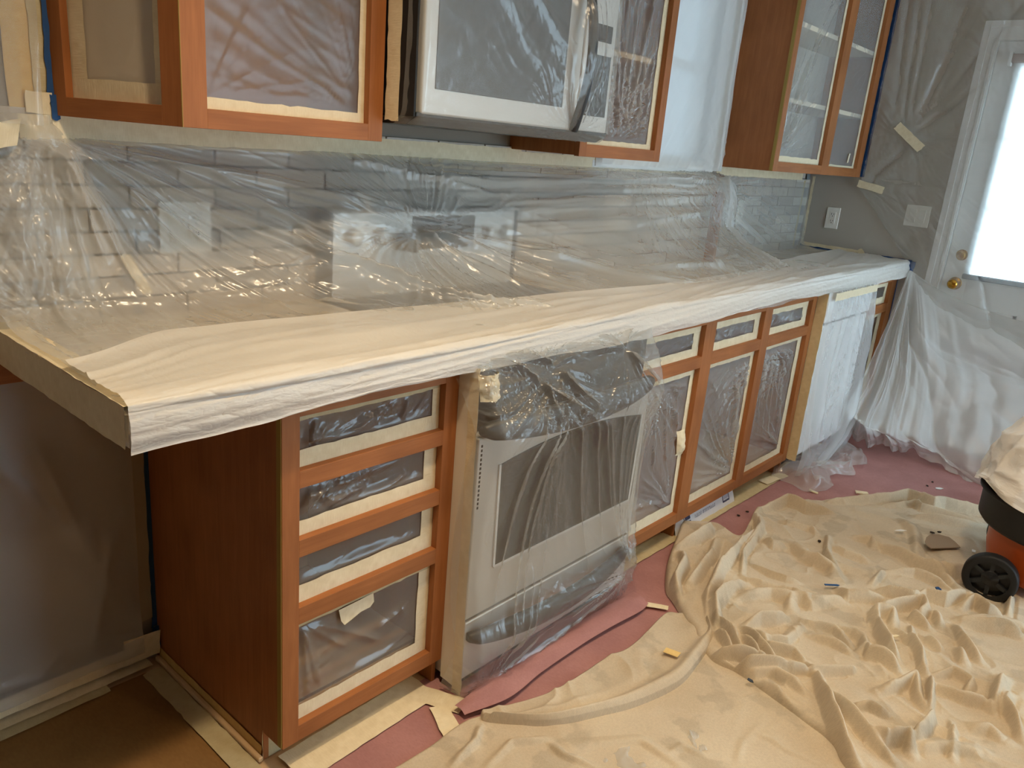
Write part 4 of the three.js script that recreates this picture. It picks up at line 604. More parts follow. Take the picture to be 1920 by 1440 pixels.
{ // loose plastic lying at the dishwasher's foot
  const L = [[2.60, 0.56], [2.60, 0.66], [2.57, 0.74], [2.66, 0.79]], R = [[3.36, 0.60], [3.36, 0.70], [3.30, 0.76], [3.18, 0.80]];
  const g = sheet(0.75, 0.24, 0.005, (u, v) => { const a = curve(L, v), b = curve(R, v), w = 0.03 * Math.sin(u * 14) * v; return [lerp(a[0], b[0], u), 0.006, lerp(a[1], b[1], u) + w + 0.02 * (vnoise(u * 9, 1, 5) - 0.5)]; }, (p, q, u, v) => -(0.045 * ridge(fbm(p * 8, q * 10, 201, 3)) + 0.020 * streak(p, q, 0.5, 5, 20, 203)) * sstep(0, 0.1, Math.min(u, 1 - u)) * (1 - 0.75 * sstep(0.7, 1, v)) );
  single('plastic_sheet', 'loose crumpled plastic on the pink paper at the foot of the dishwasher', 'plastic sheet', g, film({ transmission: 0.80, roughness: 0.18 }));
}
{ // printed bag masking the toe space under the sink base
  const cv = document.createElement('canvas'); cv.width = 1024; cv.height = 128; const c = cv.getContext('2d');
  c.fillStyle = '#dfe1e6'; c.fillRect(0, 0, 1024, 128); c.fillStyle = '#2d3558'; c.fillRect(150, 26, 112, 10); c.fillRect(150, 26, 10, 62); c.fillRect(150, 84, 112, 10); c.fillRect(170, 42, 86, 32);
  c.fillRect(820, 0, 12, 96); c.fillRect(820, 86, 120, 12); c.fillRect(928, 0, 12, 96); c.fillStyle = '#8c95b8'; for (let k = 0; k < 8; k++) c.fillRect(842 + k * 11, 4, 6, 74);
  c.fillStyle = '#3a4164'; { const r = rng(9); for (const [y, n] of [[30, 26], [66, 24]]) for (let k = 0; k < n; k++) if (r() > 0.12) { const h = 14 + 8 * r(); c.fillRect(330 + k * 15, y + 22 - h, 3 + 3 * r(), h); c.fillRect(330 + k * 15, y + (r() < 0.5 ? 2 : 18), 9, 4); } }
  const tx = new THREE.CanvasTexture(cv); tx.colorSpace = THREE.SRGBColorSpace;
  const g = grid(90, 10, (u, v) => [1.72 + u * 0.49, 0.004 + v * 0.080, 0.560 - 0.012 * v * v + 0.018 * (1 - v) + 0.004 * fbm(u * 14, v * 3, 211, 3)]);
  single('printed_bag', 'white bag with blue printing hanging in front of the toe space under the middle bay', 'bag', g, P({ map: tx, roughness: 0.4, side: THREE.DoubleSide }));
}

// ================================================================ TAPE
{
  const band = (label, x0, x1, y, w, s) => tapeThing(label, [x0, y, 0.0105], [x1, y, 0.0105], w, [0, 1, 0], s, M.tape, 0.001, null);
  band('cream tape on the wall at the foot of the angled cabinet, brightly lit', -0.215, 0.255, 1.334, 0.052, 301);
  band('cream tape under the wide wall cabinet, from its middle to the microwave', 0.245, 0.735, 1.335, 0.050, 303);
  band('cream tape under the microwave', 0.70, 1.30, 1.337, 0.056, 305);
  band('cream tape under the cabinet right of the microwave', 1.22, 1.80, 1.333, 0.050, 307);
  band('thick folded cream tape at the left side of the sink window', 1.74, 2.12, 1.334, 0.046, 309);
  band('cream tape below the right half of the sink window', 2.08, 2.66, 1.332, 0.040, 311);
  band('greenish cream tape under the tall wall cabinet', 2.70, 3.72, 1.337, 0.044, 313);
  tapeThing('cream tape slanting away at the far left of the backsplash top', [-0.23, 1.325, 0.05], [-0.46, 1.27, 0.09], 0.052, [0.2, 1, 0], 315, M.tape, 0.002);
  tapeThing('pale grey tape up the wall left of the angled cabinet', [-0.1685, 1.365, 0.008], [-0.172, 2.0, 0.008], 0.028, [1, 0, 0], 317, M.tapeThin);
  tapeThing('wide cream paper tape up the wall at the far left', [-0.205, 1.35, 0.006], [-0.212, 2.05, 0.006], 0.05, [1, 0, 0], 319, P({ map: T.tape, color: C('#f0d8a0'), roughness: 0.8, side: THREE.DoubleSide }));
  tapeThing('small cream tape tag at the foot of the angled cabinet', [-0.20, 1.382, 0.012], [-0.155, 1.382, 0.012], 0.042, [0, 1, 0], 320, M.tape, 0.003);
  tapeThing('blue tape line up the left edge of the angled cabinet', [-0.1535, 1.385, 0.012], [-0.1545, 2.05, 0.012], 0.010, [1, 0, 0], 321, M.blue);
  tapeThing('short blue tape tab at the bottom corner of the angled cabinet', [-0.147, 1.352, 0.014], [-0.150, 1.40, 0.014], 0.014, [1, 0, 0], 323, M.blue);
  tapeThing('blue tape line up the wall beside the tall cabinet', [XR - 0.0015, 1.36, 0.292], [XR - 0.0015, 2.3, 0.292], 0.024, [0, 0, 1], 325, M.blue);
  tapeThing('blue tape corner low on the far end of the counter', [XR - 0.03, 0.932, 0.632], [XR - 0.004, 0.925, 0.660], 0.05, [0.1, 1, 0], 327, M.blue, 0.004);
  tapeThing('blue tape line on the door wall along the counter end', [XR - 0.002, 0.953, 0.02], [XR - 0.002, 0.950, 0.64], 0.016, [0, 1, 0], 329, M.blue);
  tapeThing('cream tape on the door wall along the counter end', [XR - 0.003, 0.963, 0.03], [XR - 0.003, 0.960, 0.36], 0.018, [0, 1, 0], 331);
  tapeThing('small curled cream tape end on the counter by the door wall', [XR - 0.012, 0.975, 0.36], [XR - 0.04, 0.945, 0.40], 0.03, [0, 0.5, 1], 333, M.tape, 0.006);
  tapeThing('cream tape up the corner on the tiled side', [XR - 0.075, 0.945, 0.011], [XR - 0.075, 1.315, 0.011], 0.022, [1, 0, 0], 335, P({ map: T.tape, color: C('#d6d0bc'), roughness: 0.75, side: THREE.DoubleSide }));
  tapeThing('grey tape up the corner between the tiles and the door wall', [XR - 0.03, 0.945, 0.009], [XR - 0.03, 1.352, 0.009], 0.05, [1, 0, 0], 337, P({ color: C('#7d8486'), roughness: 0.7, side: THREE.DoubleSide }));
  tapeThing('cream tape up the corner on the door wall side', [XR - 0.002, 0.945, 0.030], [XR - 0.002, 1.34, 0.030], 0.016, [0, 0, 1], 339);
  tapeThing('slanting strip of cream tape holding the plastic high on the door wall', [XR - 0.047, 1.635, 0.43], [XR - 0.047, 1.525, 0.575], 0.045, [0, 0.79, 0.61], 341, M.tape, 0.003);
  tapeThing('strip of cream tape on the door wall just below the tall cabinet', [XR - 0.035, 1.327, 0.29], [XR - 0.035, 1.300, 0.43], 0.038, [0, 1, 0.2], 343, M.tape, 0.003);
  tapeThing('cream tape up the left side of the microwave', [0.4735, 1.41, 0.316], [0.4735, 2.0, 0.316], 0.048, [0, 0, 1], 345, M.tape, 0.001);
  tapeThing('cream tape beside the sink window casing', [2.655, 1.36, 0.02], [2.655, 2.3, 0.02], 0.026, [1, 0, 0], 347, P({ map: T.tape, color: C('#e6e6de'), roughness: 0.75, side: THREE.DoubleSide }));
  tapeThing('blue tape line down the back edge of the left base panel', [-0.006, 0.095, 0.010], [-0.006, 0.86, 0.010], 0.015, [1, 0, 0], 349, M.blue);
  tapeThing('curled blue tape end at the floor behind the left base panel', [-0.009, 0.02, 0.022], [-0.006, 0.10, 0.016], 0.018, [1, 0, 0.4], 351, M.blue, 0.004);
  tapeThing('grey tape strip on the covered wall beside the blue line', [-0.034, 0.13, 0.018], [-0.034, 0.86, 0.018], 0.038, [1, 0, 0], 353, film({ transmission: 0.3, color: C('#b0a58e'), roughness: 0.5 }));
  tapeThing('small dark tape line up the dishwasher end of the last stile', [3.828, 0.10, 0.594], [3.828, 0.86, 0.594], 0.014, [1, 0, 0], 355, M.blue);
  tapeThing('torn tape triangle standing up behind the counter at the left', [0.0, 0.99, 0.055], [-0.035, 1.075, 0.03], 0.022, [1, 0.3, 0.3], 357, M.tape, 0.004);
  tapeThing('small white tape stub in the right bay of the tall cabinet', [3.62, 1.425, 0.276], [3.63, 1.475, 0.276], 0.018, [1, 0, 0], 359, M.tape, 0.003);
}

// ================================================================ FLOOR COVERINGS
function flat(name, label, cat, pts, y, mat, step = 0.02, bump = 0.002, seed = 1) {      // four corners, gently uneven
  const [a, b, c, d] = pts, W = Math.max(Math.hypot(b[0] - a[0], b[1] - a[1]), Math.hypot(c[0] - d[0], c[1] - d[1])), Hh = Math.max(Math.hypot(d[0] - a[0], d[1] - a[1]), Math.hypot(c[0] - b[0], c[1] - b[1]));
  return single(name, label, cat, sheet(W, Hh, Math.max(step, W / 200), (u, v) => [lerp(lerp(a[0], b[0], u), lerp(d[0], c[0], u), v), y, lerp(lerp(a[1], b[1], u), lerp(d[1], c[1], u), v)], (p, q, u, v) => bump * (fbm(p * 6, q * 6, seed, 3) - 0.4)), mat);
}
flat('floor_paper', 'dull pink rosin paper covering the kitchen floor', 'floor paper', [[0.055, 0.55], [3.834, 0.55], [3.834, 3.6], [0.055, 3.6]], 0.0, M.rosin, 0.03, 0.003, 3);
flat('floor_paper', 'brown builder paper on the floor left of the base cabinet', 'floor paper', [[-2.2, 0.05], [-0.05, 0.05], [-0.05, 3.6], [-2.2, 3.6]], 0.0, M.kraft, 0.03, 0.003, 5);
single('floor_paper', 'raised fold of pink paper lying in front of the oven', 'floor paper', (() => {
  const A = [[0.425, 0.700], [0.70, 0.690], [1.00, 0.695], [1.235, 0.705]], B = [[0.425, 0.735], [0.55, 0.770], [0.70, 0.758], [0.86, 0.757], [1.0, 0.766], [1.16, 0.780], [1.225, 0.768]];
  return sheet(0.85, 0.12, 0.006, (u, v) => { const a = curve(A, u), b = curve(B, u); return [lerp(a[0], b[0], v), 0.022 + 0.006 * Math.sin(Math.PI * v) - 0.006 * v + 0.003 * Math.sin(u * 11), lerp(a[1], b[1], v)]; }, (p, q) => -0.004 * fbm(p * 9, q * 12, 7, 3));
})(), M.rosin);
{
  const ft = (label, a, b, w, s, mat = M.tape, lift = 0.0015, y = 0.005) => { const d = new THREE.Vector3(b[0] - a[0], 0, b[1] - a[1]).normalize(); return tapeThing(label, [a[0], y, a[1]], [b[0], y, b[1]], w, [-d.z, 0, d.x], s, mat, lift); };
  ft('broad cream tape on the floor along the toe space of the left base cabinet', [0.03, 0.585], [0.44, 0.575], 0.105, 401);
  ft('cream tape end on the floor at the corner between drawer base and oven', [0.405, 0.585], [0.455, 0.70], 0.06, 403);
  ft('cream tape on the floor running out from the oven corner to the cloth', [0.41, 0.66], [0.345, 0.80], 0.05, 405, M.tape, 0.001, 0.0065);
  ft('grey cream tape on the brown paper along the left base panel', [-0.042, 0.06], [-0.042, 0.66], 0.05, 407, M.tapeThin);
  ft('cream tape along the bottom of the covered wall', [-1.4, 0.022], [-0.03, 0.018], 0.05, 409, M.tape, 0.002, 0.008);
  ft('second cream tape edge stuck to the brown paper by the wall', [-0.40, 0.05], [-0.15, 0.045], 0.05, 411, M.tapeThin, 0.002);
  ft('pale tape on the floor along the toe space of the sink base', [1.30, 0.56], [2.64, 0.578], 0.07, 413, P({ map: T.tape, color: C('#e2dccb'), roughness: 0.7, side: THREE.DoubleSide }));
  ft('stray strip of cream tape pointing out from the right foot of the oven', [1.19, 0.715], [1.255, 0.825], 0.028, 415, M.tape, 0.004, 0.012);
  ft('crumpled tape at the far end of the sink base toe space', [2.50, 0.575], [2.68, 0.60], 0.05, 417, M.tape, 0.006, 0.010);
  tapeThing('cream tape up the wall at the bottom of the covered wall', [-1.4, 0.040, 0.014], [-0.02, 0.040, 0.014], 0.05, [0, 1, 0], 419, M.tape, 0.002);
  tapeThing('pale tape along the foot of the dark side panel', [-0.0025, 0.022, 0.02], [-0.0025, 0.022, 0.51], 0.030, [0, 1, 0], 421, P({ map: T.tape, color: C('#e6c890'), roughness: 0.7, side: THREE.DoubleSide }));
  tapeThing('cream tape covering the toe kick of the left base cabinet', [0.0, 0.045, 0.5135], [0.465, 0.045, 0.5135], 0.09, [0, 1, 0], 423, M.tapeThin);
  tapeThing('cream tape covering the toe kick of the right bay', [2.21, 0.045, 0.5135], [2.66, 0.045, 0.5135], 0.085, [0, 1, 0], 425, M.tapeThin);
  tapeThing('cream tape covering the toe kick beside the oven', [1.25, 0.045, 0.5135], [1.72, 0.045, 0.5135], 0.085, [0, 1, 0], 427, M.tapeThin);
  tapeThing('crumpled tape in the floor corner under the blue line', [-0.09, 0.06, 0.02], [-0.005, 0.06, 0.03], 0.075, [0, 1, 0.1], 429, M.tape, 0.006);
  single('quarter_round', 'thin light wood strip along the floor under the left base panel', 'wood strip', box(-0.016, -0.003, 0.001, 0.014, 0.02, 0.52, 'z', 0.004), M.maple);
}

// ================================================================ DROP CLOTHS
const FOLDS = [
  [[[2.08,0.73],[1.97,0.80],[1.74,0.82],[1.56,0.84],[1.36,0.90],[1.27,0.96]], 0.035, 0.030],
  [[[2.05,0.77],[1.90,0.82],[1.72,0.85],[1.59,0.91]], 0.020, 0.018],
  [[[1.54,0.94],[1.41,0.93],[1.33,0.94],[1.24,1.00]], 0.030, 0.035],
  [[[1.84,0.65],[1.78,0.68],[1.69,0.68],[1.59,0.66]], 0.030, 0.030],
  [[[1.56,0.69],[1.49,0.74],[1.36,0.78],[1.29,0.83]], 0.030, 0.028],
  [[[1.75,0.73],[1.63,0.77],[1.43,0.81],[1.37,0.82]], 0.030, 0.022],
  [[[2.09,0.72],[2.29,0.77],[2.29,0.85],[2.37,0.93]], 0.030, 0.030],
  [[[2.11,0.81],[2.11,0.86],[2.15,0.93],[2.12,0.97]], 0.030, 0.012],
  [[[1.91,0.85],[1.88,0.89],[1.92,0.93]], 0.030, 0.018],
  [[[2.15,1.00],[1.96,1.06],[1.91,1.12]], 0.025, 0.020],
  [[[1.96,0.93],[1.90,1.01],[1.88,1.11],[1.84,1.14]], 0.050, 0.022],
  [[[1.69,0.90],[1.68,0.97],[1.68,1.03],[1.71,1.07]], 0.020, 0.015],
  [[[1.58,0.93],[1.58,0.99],[1.61,1.08],[1.59,1.15],[1.75,1.23]], 0.040, 0.022],
  [[[1.42,0.96],[1.55,1.03],[1.57,1.09],[1.49,1.12]], 0.040, 0.020],
  [[[1.30,1.06],[1.36,1.08],[1.40,1.11],[1.45,1.13]], 0.030, 0.030],
  [[[1.55,1.04],[1.60,1.12],[1.71,1.24]], 0.040, 0.018],
  [[[2.49,0.89],[2.71,1.05],[2.81,1.10],[2.80,1.21],[2.85,1.24],[2.91,1.38],[2.90,1.42]], 0.040, 0.035],
  [[[2.65,1.07],[2.77,1.15],[2.73,1.18],[2.76,1.26],[2.79,1.41]], 0.030, 0.022],
  [[[2.62,1.18],[2.68,1.28],[2.76,1.41]], 0.030, 0.020],
  [[[2.54,1.16],[2.45,1.23],[2.33,1.27],[2.19,1.31]], 0.040, 0.016],
  [[[2.23,1.14],[2.20,1.23],[2.16,1.31],[2.15,1.38],[2.14,1.41],[2.07,1.49]], 0.045, 0.030],
  [[[2.30,1.47],[2.19,1.42],[2.16,1.37]], 0.040, 0.030],
  [[[2.07,1.05],[2.05,1.10],[2.06,1.15],[2.05,1.19]], 0.040, 0.014],
  [[[2.21,1.07],[2.25,1.13],[2.19,1.16]], 0.030, 0.016],
  [[[2.02,1.26],[2.08,1.33],[2.08,1.41],[2.06,1.46]], 0.030, 0.020],
  [[[1.88,1.25],[2.01,1.25]], 0.020, 0.015],
  [[[1.76,1.18],[1.73,1.22],[1.78,1.29],[1.82,1.34]], 0.030, 0.025],
  [[[1.85,1.27],[1.87,1.32],[1.89,1.38],[1.94,1.39]], 0.025, 0.030],
  [[[1.88,1.39],[1.94,1.40],[1.95,1.46],[2.04,1.50],[2.06,1.55]], 0.030, 0.030],
  [[[1.73,1.31],[1.80,1.35],[1.87,1.41],[1.84,1.43],[1.75,1.41]], 0.030, 0.034],
  [[[1.63,1.35],[1.70,1.32],[1.73,1.36],[1.67,1.38]], 0.030, 0.030],
  [[[1.77,1.40],[1.76,1.42],[1.75,1.47]], 0.025, 0.028],
  [[[1.96,1.51],[2.03,1.53],[2.00,1.58],[2.03,1.62]], 0.030, 0.030],
  [[[2.20,1.61],[2.04,1.63]], 0.020, 0.020],
  [[[1.86,1.45],[1.79,1.49]], 0.030, 0.020],
  [[[1.88,1.52],[1.93,1.58],[2.02,1.68]], 0.040, 0.022],
  [[[1.10,1.05],[1.13,1.10],[1.17,1.16],[1.19,1.21]], 0.022, 0.030],
  [[[1.10,1.08],[1.10,1.13],[1.15,1.19],[1.20,1.25],[1.26,1.30]], 0.022, 0.032],
  [[[1.21,1.01],[1.16,1.09]], 0.020, 0.026],
  [[[1.27,0.98],[1.22,1.06],[1.18,1.11]], 0.022, 0.026],
  [[[1.23,1.07],[1.20,1.13],[1.18,1.17]], 0.022, 0.030],
  [[[1.29,1.06],[1.22,1.14],[1.20,1.21]], 0.024, 0.034],
  [[[1.29,1.10],[1.25,1.16],[1.28,1.22],[1.28,1.26]], 0.024, 0.024],
  [[[1.25,1.30],[1.16,1.35],[1.08,1.40],[1.00,1.46],[0.97,1.50]], 0.030, 0.040],
  [[[1.20,1.35],[1.15,1.40],[1.11,1.45]], 0.030, 0.020],
  [[[1.09,1.14],[1.16,1.22],[1.15,1.28],[1.14,1.32]], 0.030, 0.018],
  [[[1.11,1.22],[1.07,1.28],[1.06,1.31]], 0.030, 0.014],
  [[[1.32,1.09],[1.27,1.13],[1.32,1.18],[1.44,1.18]], 0.035, 0.020],
  [[[1.28,1.26],[1.25,1.29],[1.33,1.37],[1.35,1.37]], 0.025, 0.016],
  [[[1.42,1.22],[1.43,1.28],[1.41,1.35]], 0.030, 0.016],
  [[[1.47,1.18],[1.50,1.26],[1.46,1.33]], 0.030, 0.016],
  [[[1.66,1.34],[1.60,1.36],[1.50,1.42],[1.48,1.45]], 0.030, 0.036],
  [[[1.48,1.36],[1.44,1.38],[1.44,1.44],[1.43,1.47]], 0.030, 0.030],
  [[[1.54,1.27],[1.52,1.34],[1.48,1.36],[1.44,1.35]], 0.030, 0.020],
  [[[1.66,1.39],[1.62,1.45],[1.56,1.49],[1.50,1.51],[1.48,1.53]], 0.025, 0.026],
  [[[1.72,1.42],[1.62,1.45]], 0.020, 0.016],
  [[[1.69,1.47],[1.65,1.53]], 0.025, 0.018],
  [[[1.84,1.52],[1.76,1.56],[1.71,1.60],[1.68,1.63]], 0.030, 0.024],
  [[[1.71,1.56],[1.63,1.59]], 0.030, 0.018],
  [[[1.49,1.54],[1.55,1.58],[1.54,1.63],[1.47,1.63]], 0.025, 0.020],
  [[[1.47,1.54],[1.31,1.58]], 0.020, 0.030],
  [[[1.29,1.46],[1.36,1.49],[1.43,1.51],[1.35,1.54],[1.31,1.58]], 0.030, 0.024],
  [[[1.29,1.59],[1.22,1.59],[1.14,1.57]], 0.025, 0.034],
  [[[1.18,1.43],[1.20,1.46],[1.20,1.49],[1.21,1.51]], 0.025, 0.018],
  [[[1.10,1.49],[1.10,1.53],[1.14,1.57],[1.11,1.59]], 0.030, 0.035],
  [[[1.17,1.38],[1.13,1.42],[1.10,1.48],[1.05,1.57]], 0.030, 0.026],
  [[[1.45,1.55],[1.45,1.63],[1.47,1.68],[1.45,1.71]], 0.035, 0.022],
  [[[1.66,1.69],[1.57,1.69],[1.49,1.70],[1.46,1.71]], 0.035, 0.030],
  [[[1.57,1.72],[1.49,1.72],[1.45,1.75],[1.39,1.78]], 0.025, 0.028],
  [[[1.33,1.63],[1.25,1.65],[1.17,1.67]], 0.020, 0.014],
  [[[1.33,1.67],[1.36,1.71],[1.35,1.75]], 0.040, 0.016],
  [[[1.88,1.53],[1.93,1.64],[1.94,1.69]], 0.030, 0.028],
  [[[1.15,1.59],[1.20,1.64],[1.25,1.72]], 0.040, 0.012],
];
const FLATFOLDS = [
  [[[1.02,1.20],[1.08,1.22]], 0.012, 0.006],
  [[[1.06,1.31],[0.93,1.29]], 0.020, 0.004],
  [[[0.92,1.28],[0.93,1.32],[0.92,1.36],[0.94,1.44]], 0.015, 0.007],
  [[[0.98,1.27],[0.91,1.27],[0.85,1.27]], 0.020, 0.006],
  [[[1.02,1.20],[0.89,1.23]], 0.020, 0.004],
  [[[0.89,1.26],[0.79,1.29]], 0.015, 0.006],
  [[[0.66,1.16],[0.74,1.17],[0.75,1.23]], 0.020, 0.008],
  [[[0.34,0.89],[0.44,0.88],[0.48,0.91],[0.52,0.93]], 0.018, 0.016],
  [[[0.51,0.94],[0.50,0.99],[0.53,1.07]], 0.020, 0.012],
  [[[0.29,0.83],[0.38,0.82],[0.43,0.79]], 0.020, 0.020],
  [[[0.53,0.97],[0.68,1.09],[0.68,1.21]], 0.030, 0.010],
];
function foldHeight(list, x, z) {      // rounded folds along their traced lines
  let h = 0; for (const [pts, w, a] of list) {
    let best = 9, tb = 0, side = 0, acc = 0; const n = pts.length - 1;
    for (let i = 0; i < n; i++) { const [x0, z0] = pts[i], [x1, z1] = pts[i + 1], ex = x1 - x0, ez = z1 - z0, L = ex * ex + ez * ez; let t = ((x - x0) * ex + (z - z0) * ez) / L; t = clamp(t); const dx = x - x0 - ex * t, dz = z - z0 - ez * t, d = dx * dx + dz * dz; if (d < best) { best = d; tb = (i + t) / n; side = (ex * (z - z0) - ez * (x - x0)) / Math.sqrt(L); } }
    const r0 = 0.18 * w, d = Math.sqrt(best + r0 * r0) - r0 * 0.6; if (d > w * 3) continue;
    const k = d / (w * 0.66), s = 0.74 - 0.26 * Math.tanh(side / (0.45 * w)), e = Math.exp(-Math.pow(k / s, 1.5)), dip = -0.36 * Math.exp(-Math.pow((k - 1.3 * s) / 0.5, 2));
    const f = a * (e + dip) * Math.pow(Math.sin(Math.PI * clamp(0.02 + 0.96 * tb)), 0.6); h = f > 0 ? Math.max(h, f) + 0.25 * Math.min(h, f) : h + f;
  } return h;
}
const warp = (x, z) => { const a = fbm(x * 3, z * 3, 501, 3) - 0.5, b = fbm(x * 3 + 7, z * 3, 503, 3) - 0.5; return [x + 0.22 * a, z + 0.22 * b]; };
function rumple(x, z, amp) { const [a, b] = warp(x, z); return amp * (0.9 * ridge(fbm(a * 4.2, b * 5.2, 511, 2)) * ridge(fbm(a * 2.1, b * 1.7, 513, 2)) + 0.34 * Math.pow(ridge(fbm(a * 10, b * 8, 515, 2)), 2) + 0.6 * fbm(a * 3, b * 3, 517, 2)); }
function cloth(name, label, A, B, Cc, D, steps, height, edge = 0.012, closed = [1, 1, 1, 1]) {      // A: left side, B: right side (both bottom to top); Cc: bottom, D: top (both left to right)
  const g = grid(steps[0], steps[1], (u, v) => {
    const a = curve(A, v), b = curve(B, v), c = curve(Cc, u), d = curve(D, u), q = [0, 1].map((k) => (1 - u) * a[k] + u * b[k] + (1 - v) * c[k] + v * d[k] - ((1 - u) * (1 - v) * A[0][k] + u * (1 - v) * B[0][k] + (1 - u) * v * A[A.length - 1][k] + u * v * B[B.length - 1][k]));
    const L = 1.2, e = Math.min(closed[0] ? u * L : 9, closed[1] ? (1 - u) * L : 9, closed[2] ? v * L : 9, closed[3] ? (1 - v) * L : 9), r = clamp(e / 0.02), lip = Math.sqrt(1 - (1 - r) * (1 - r));
    return [q[0], 0.003 + lip * (edge + height(q[0], q[1], u, v)), q[1]];
  }, (u, v, q) => [q[0] + 0.3 * q[1], q[2] - 0.2 * q[1]]);
  return single(name, label, 'drop cloth', g, M.canvas);
}
cloth('drop_cloth', 'flat canvas drop cloth lying lowest, nearest the camera', [[-0.10, 1.70], [0.0, 1.2], [0.13, 0.74]], [[2.0, 2.6], [1.7, 1.7], [1.22, 0.95]], [[-0.10, 1.70], [0.9, 2.2], [2.0, 2.6]], [[0.13, 0.74], [0.29, 0.745], [0.44, 0.75], [0.60, 0.84], [0.85, 0.88], [1.22, 0.95]], [260, 190], (x, z) => 0.001 + Math.max(0, foldHeight(FLATFOLDS, x, z)) + 0.006 * fbm(x * 4, z * 4, 521, 3) + 0.004 * ridge(fbm(x * 5 + z * 2, z * 4, 523, 3)), 0.004, [1, 0, 0, 1]);
cloth('drop_cloth', 'folded-over canvas lip running from the oven corner towards the bunched cloth', [[0.455, 0.795], [0.445, 0.775], [0.46, 0.757]], [[1.265, 0.955], [1.27, 0.93], [1.265, 0.885]], [[0.455, 0.795], [0.55, 0.90], [0.68, 0.97], [0.77, 1.01], [0.88, 1.04], [0.96, 1.05], [1.05, 1.04], [1.12, 1.03], [1.20, 1.01], [1.265, 0.955]], [[0.46, 0.757], [0.54, 0.79], [0.66, 0.83], [0.76, 0.84], [0.86, 0.84], [0.97, 0.86], [1.09, 0.85], [1.21, 0.84], [1.245, 0.865], [1.265, 0.885]], [240, 70], (x, z, u, v) => 0.006 + 0.030 * Math.exp(-Math.pow((v - 0.13) / 0.13, 2)) + 0.010 * Math.exp(-Math.pow((v - 0.5) / 0.1, 2)) * sstep(0.5, 0.1, u) + 0.012 * ridge(fbm(x * 9 + z * 4, z * 9, 531, 2)) * sstep(0.2, 0.5, v), 0.008);
cloth('drop_cloth', 'large bunched canvas drop cloth with deep folds over the middle of the floor', [[0.86, 2.25], [0.86, 1.9], [0.95, 1.53], [1.03, 1.43], [1.06, 1.34], [1.09, 1.22], [1.11, 1.13], [1.11, 1.05], [1.19, 0.95], [1.30, 0.82], [1.35, 0.76], [1.49, 0.68], [1.61, 0.63], [1.74, 0.58], [1.79, 0.56]], [[2.6, 2.6], [2.9, 2.2], [3.0, 1.61]], [[0.86, 2.25], [1.7, 2.5], [2.6, 2.6]], [[1.79, 0.56], [1.86, 0.60], [1.90, 0.65], [1.87, 0.71], [1.88, 0.76], [2.00, 0.74], [2.12, 0.71], [2.21, 0.73], [2.33, 0.76], [2.43, 0.80], [2.54, 0.88], [2.72, 1.00], [2.85, 1.10], [2.93, 1.21], [3.02, 1.34], [2.99, 1.45], [3.0, 1.61]], [500, 480], (x, z) => 0.010 + Math.max(-0.006, 1.8 * foldHeight(FOLDS, x, z)) + rumple(x, z, 0.018), 0.010, [1, 0, 0, 1]);

single('drop_cloth', 'rolled-up canvas end lying behind the shop vacuum', 'drop cloth', (() => {
  const o = [3.075, 0.052, 1.405], a = [0.61, 0.79];
  return grid(40, 110, (u, v) => { const th = v * Math.PI * 4.6, r = 0.016 + 0.036 * v + 0.004 * fbm(u * 6, v * 14, 541, 3), s = 0.36 * u + 0.012 * Math.sin(th * 1.3); return [o[0] + a[0] * s - a[1] * r * Math.cos(th) * 1.25, Math.max(0.004, o[1] + r * Math.sin(th)), o[2] + a[1] * s + a[0] * r * Math.cos(th) * 1.25]; }, (u, v) => [u * 0.4, v * 0.5]);
})(), M.canvas);

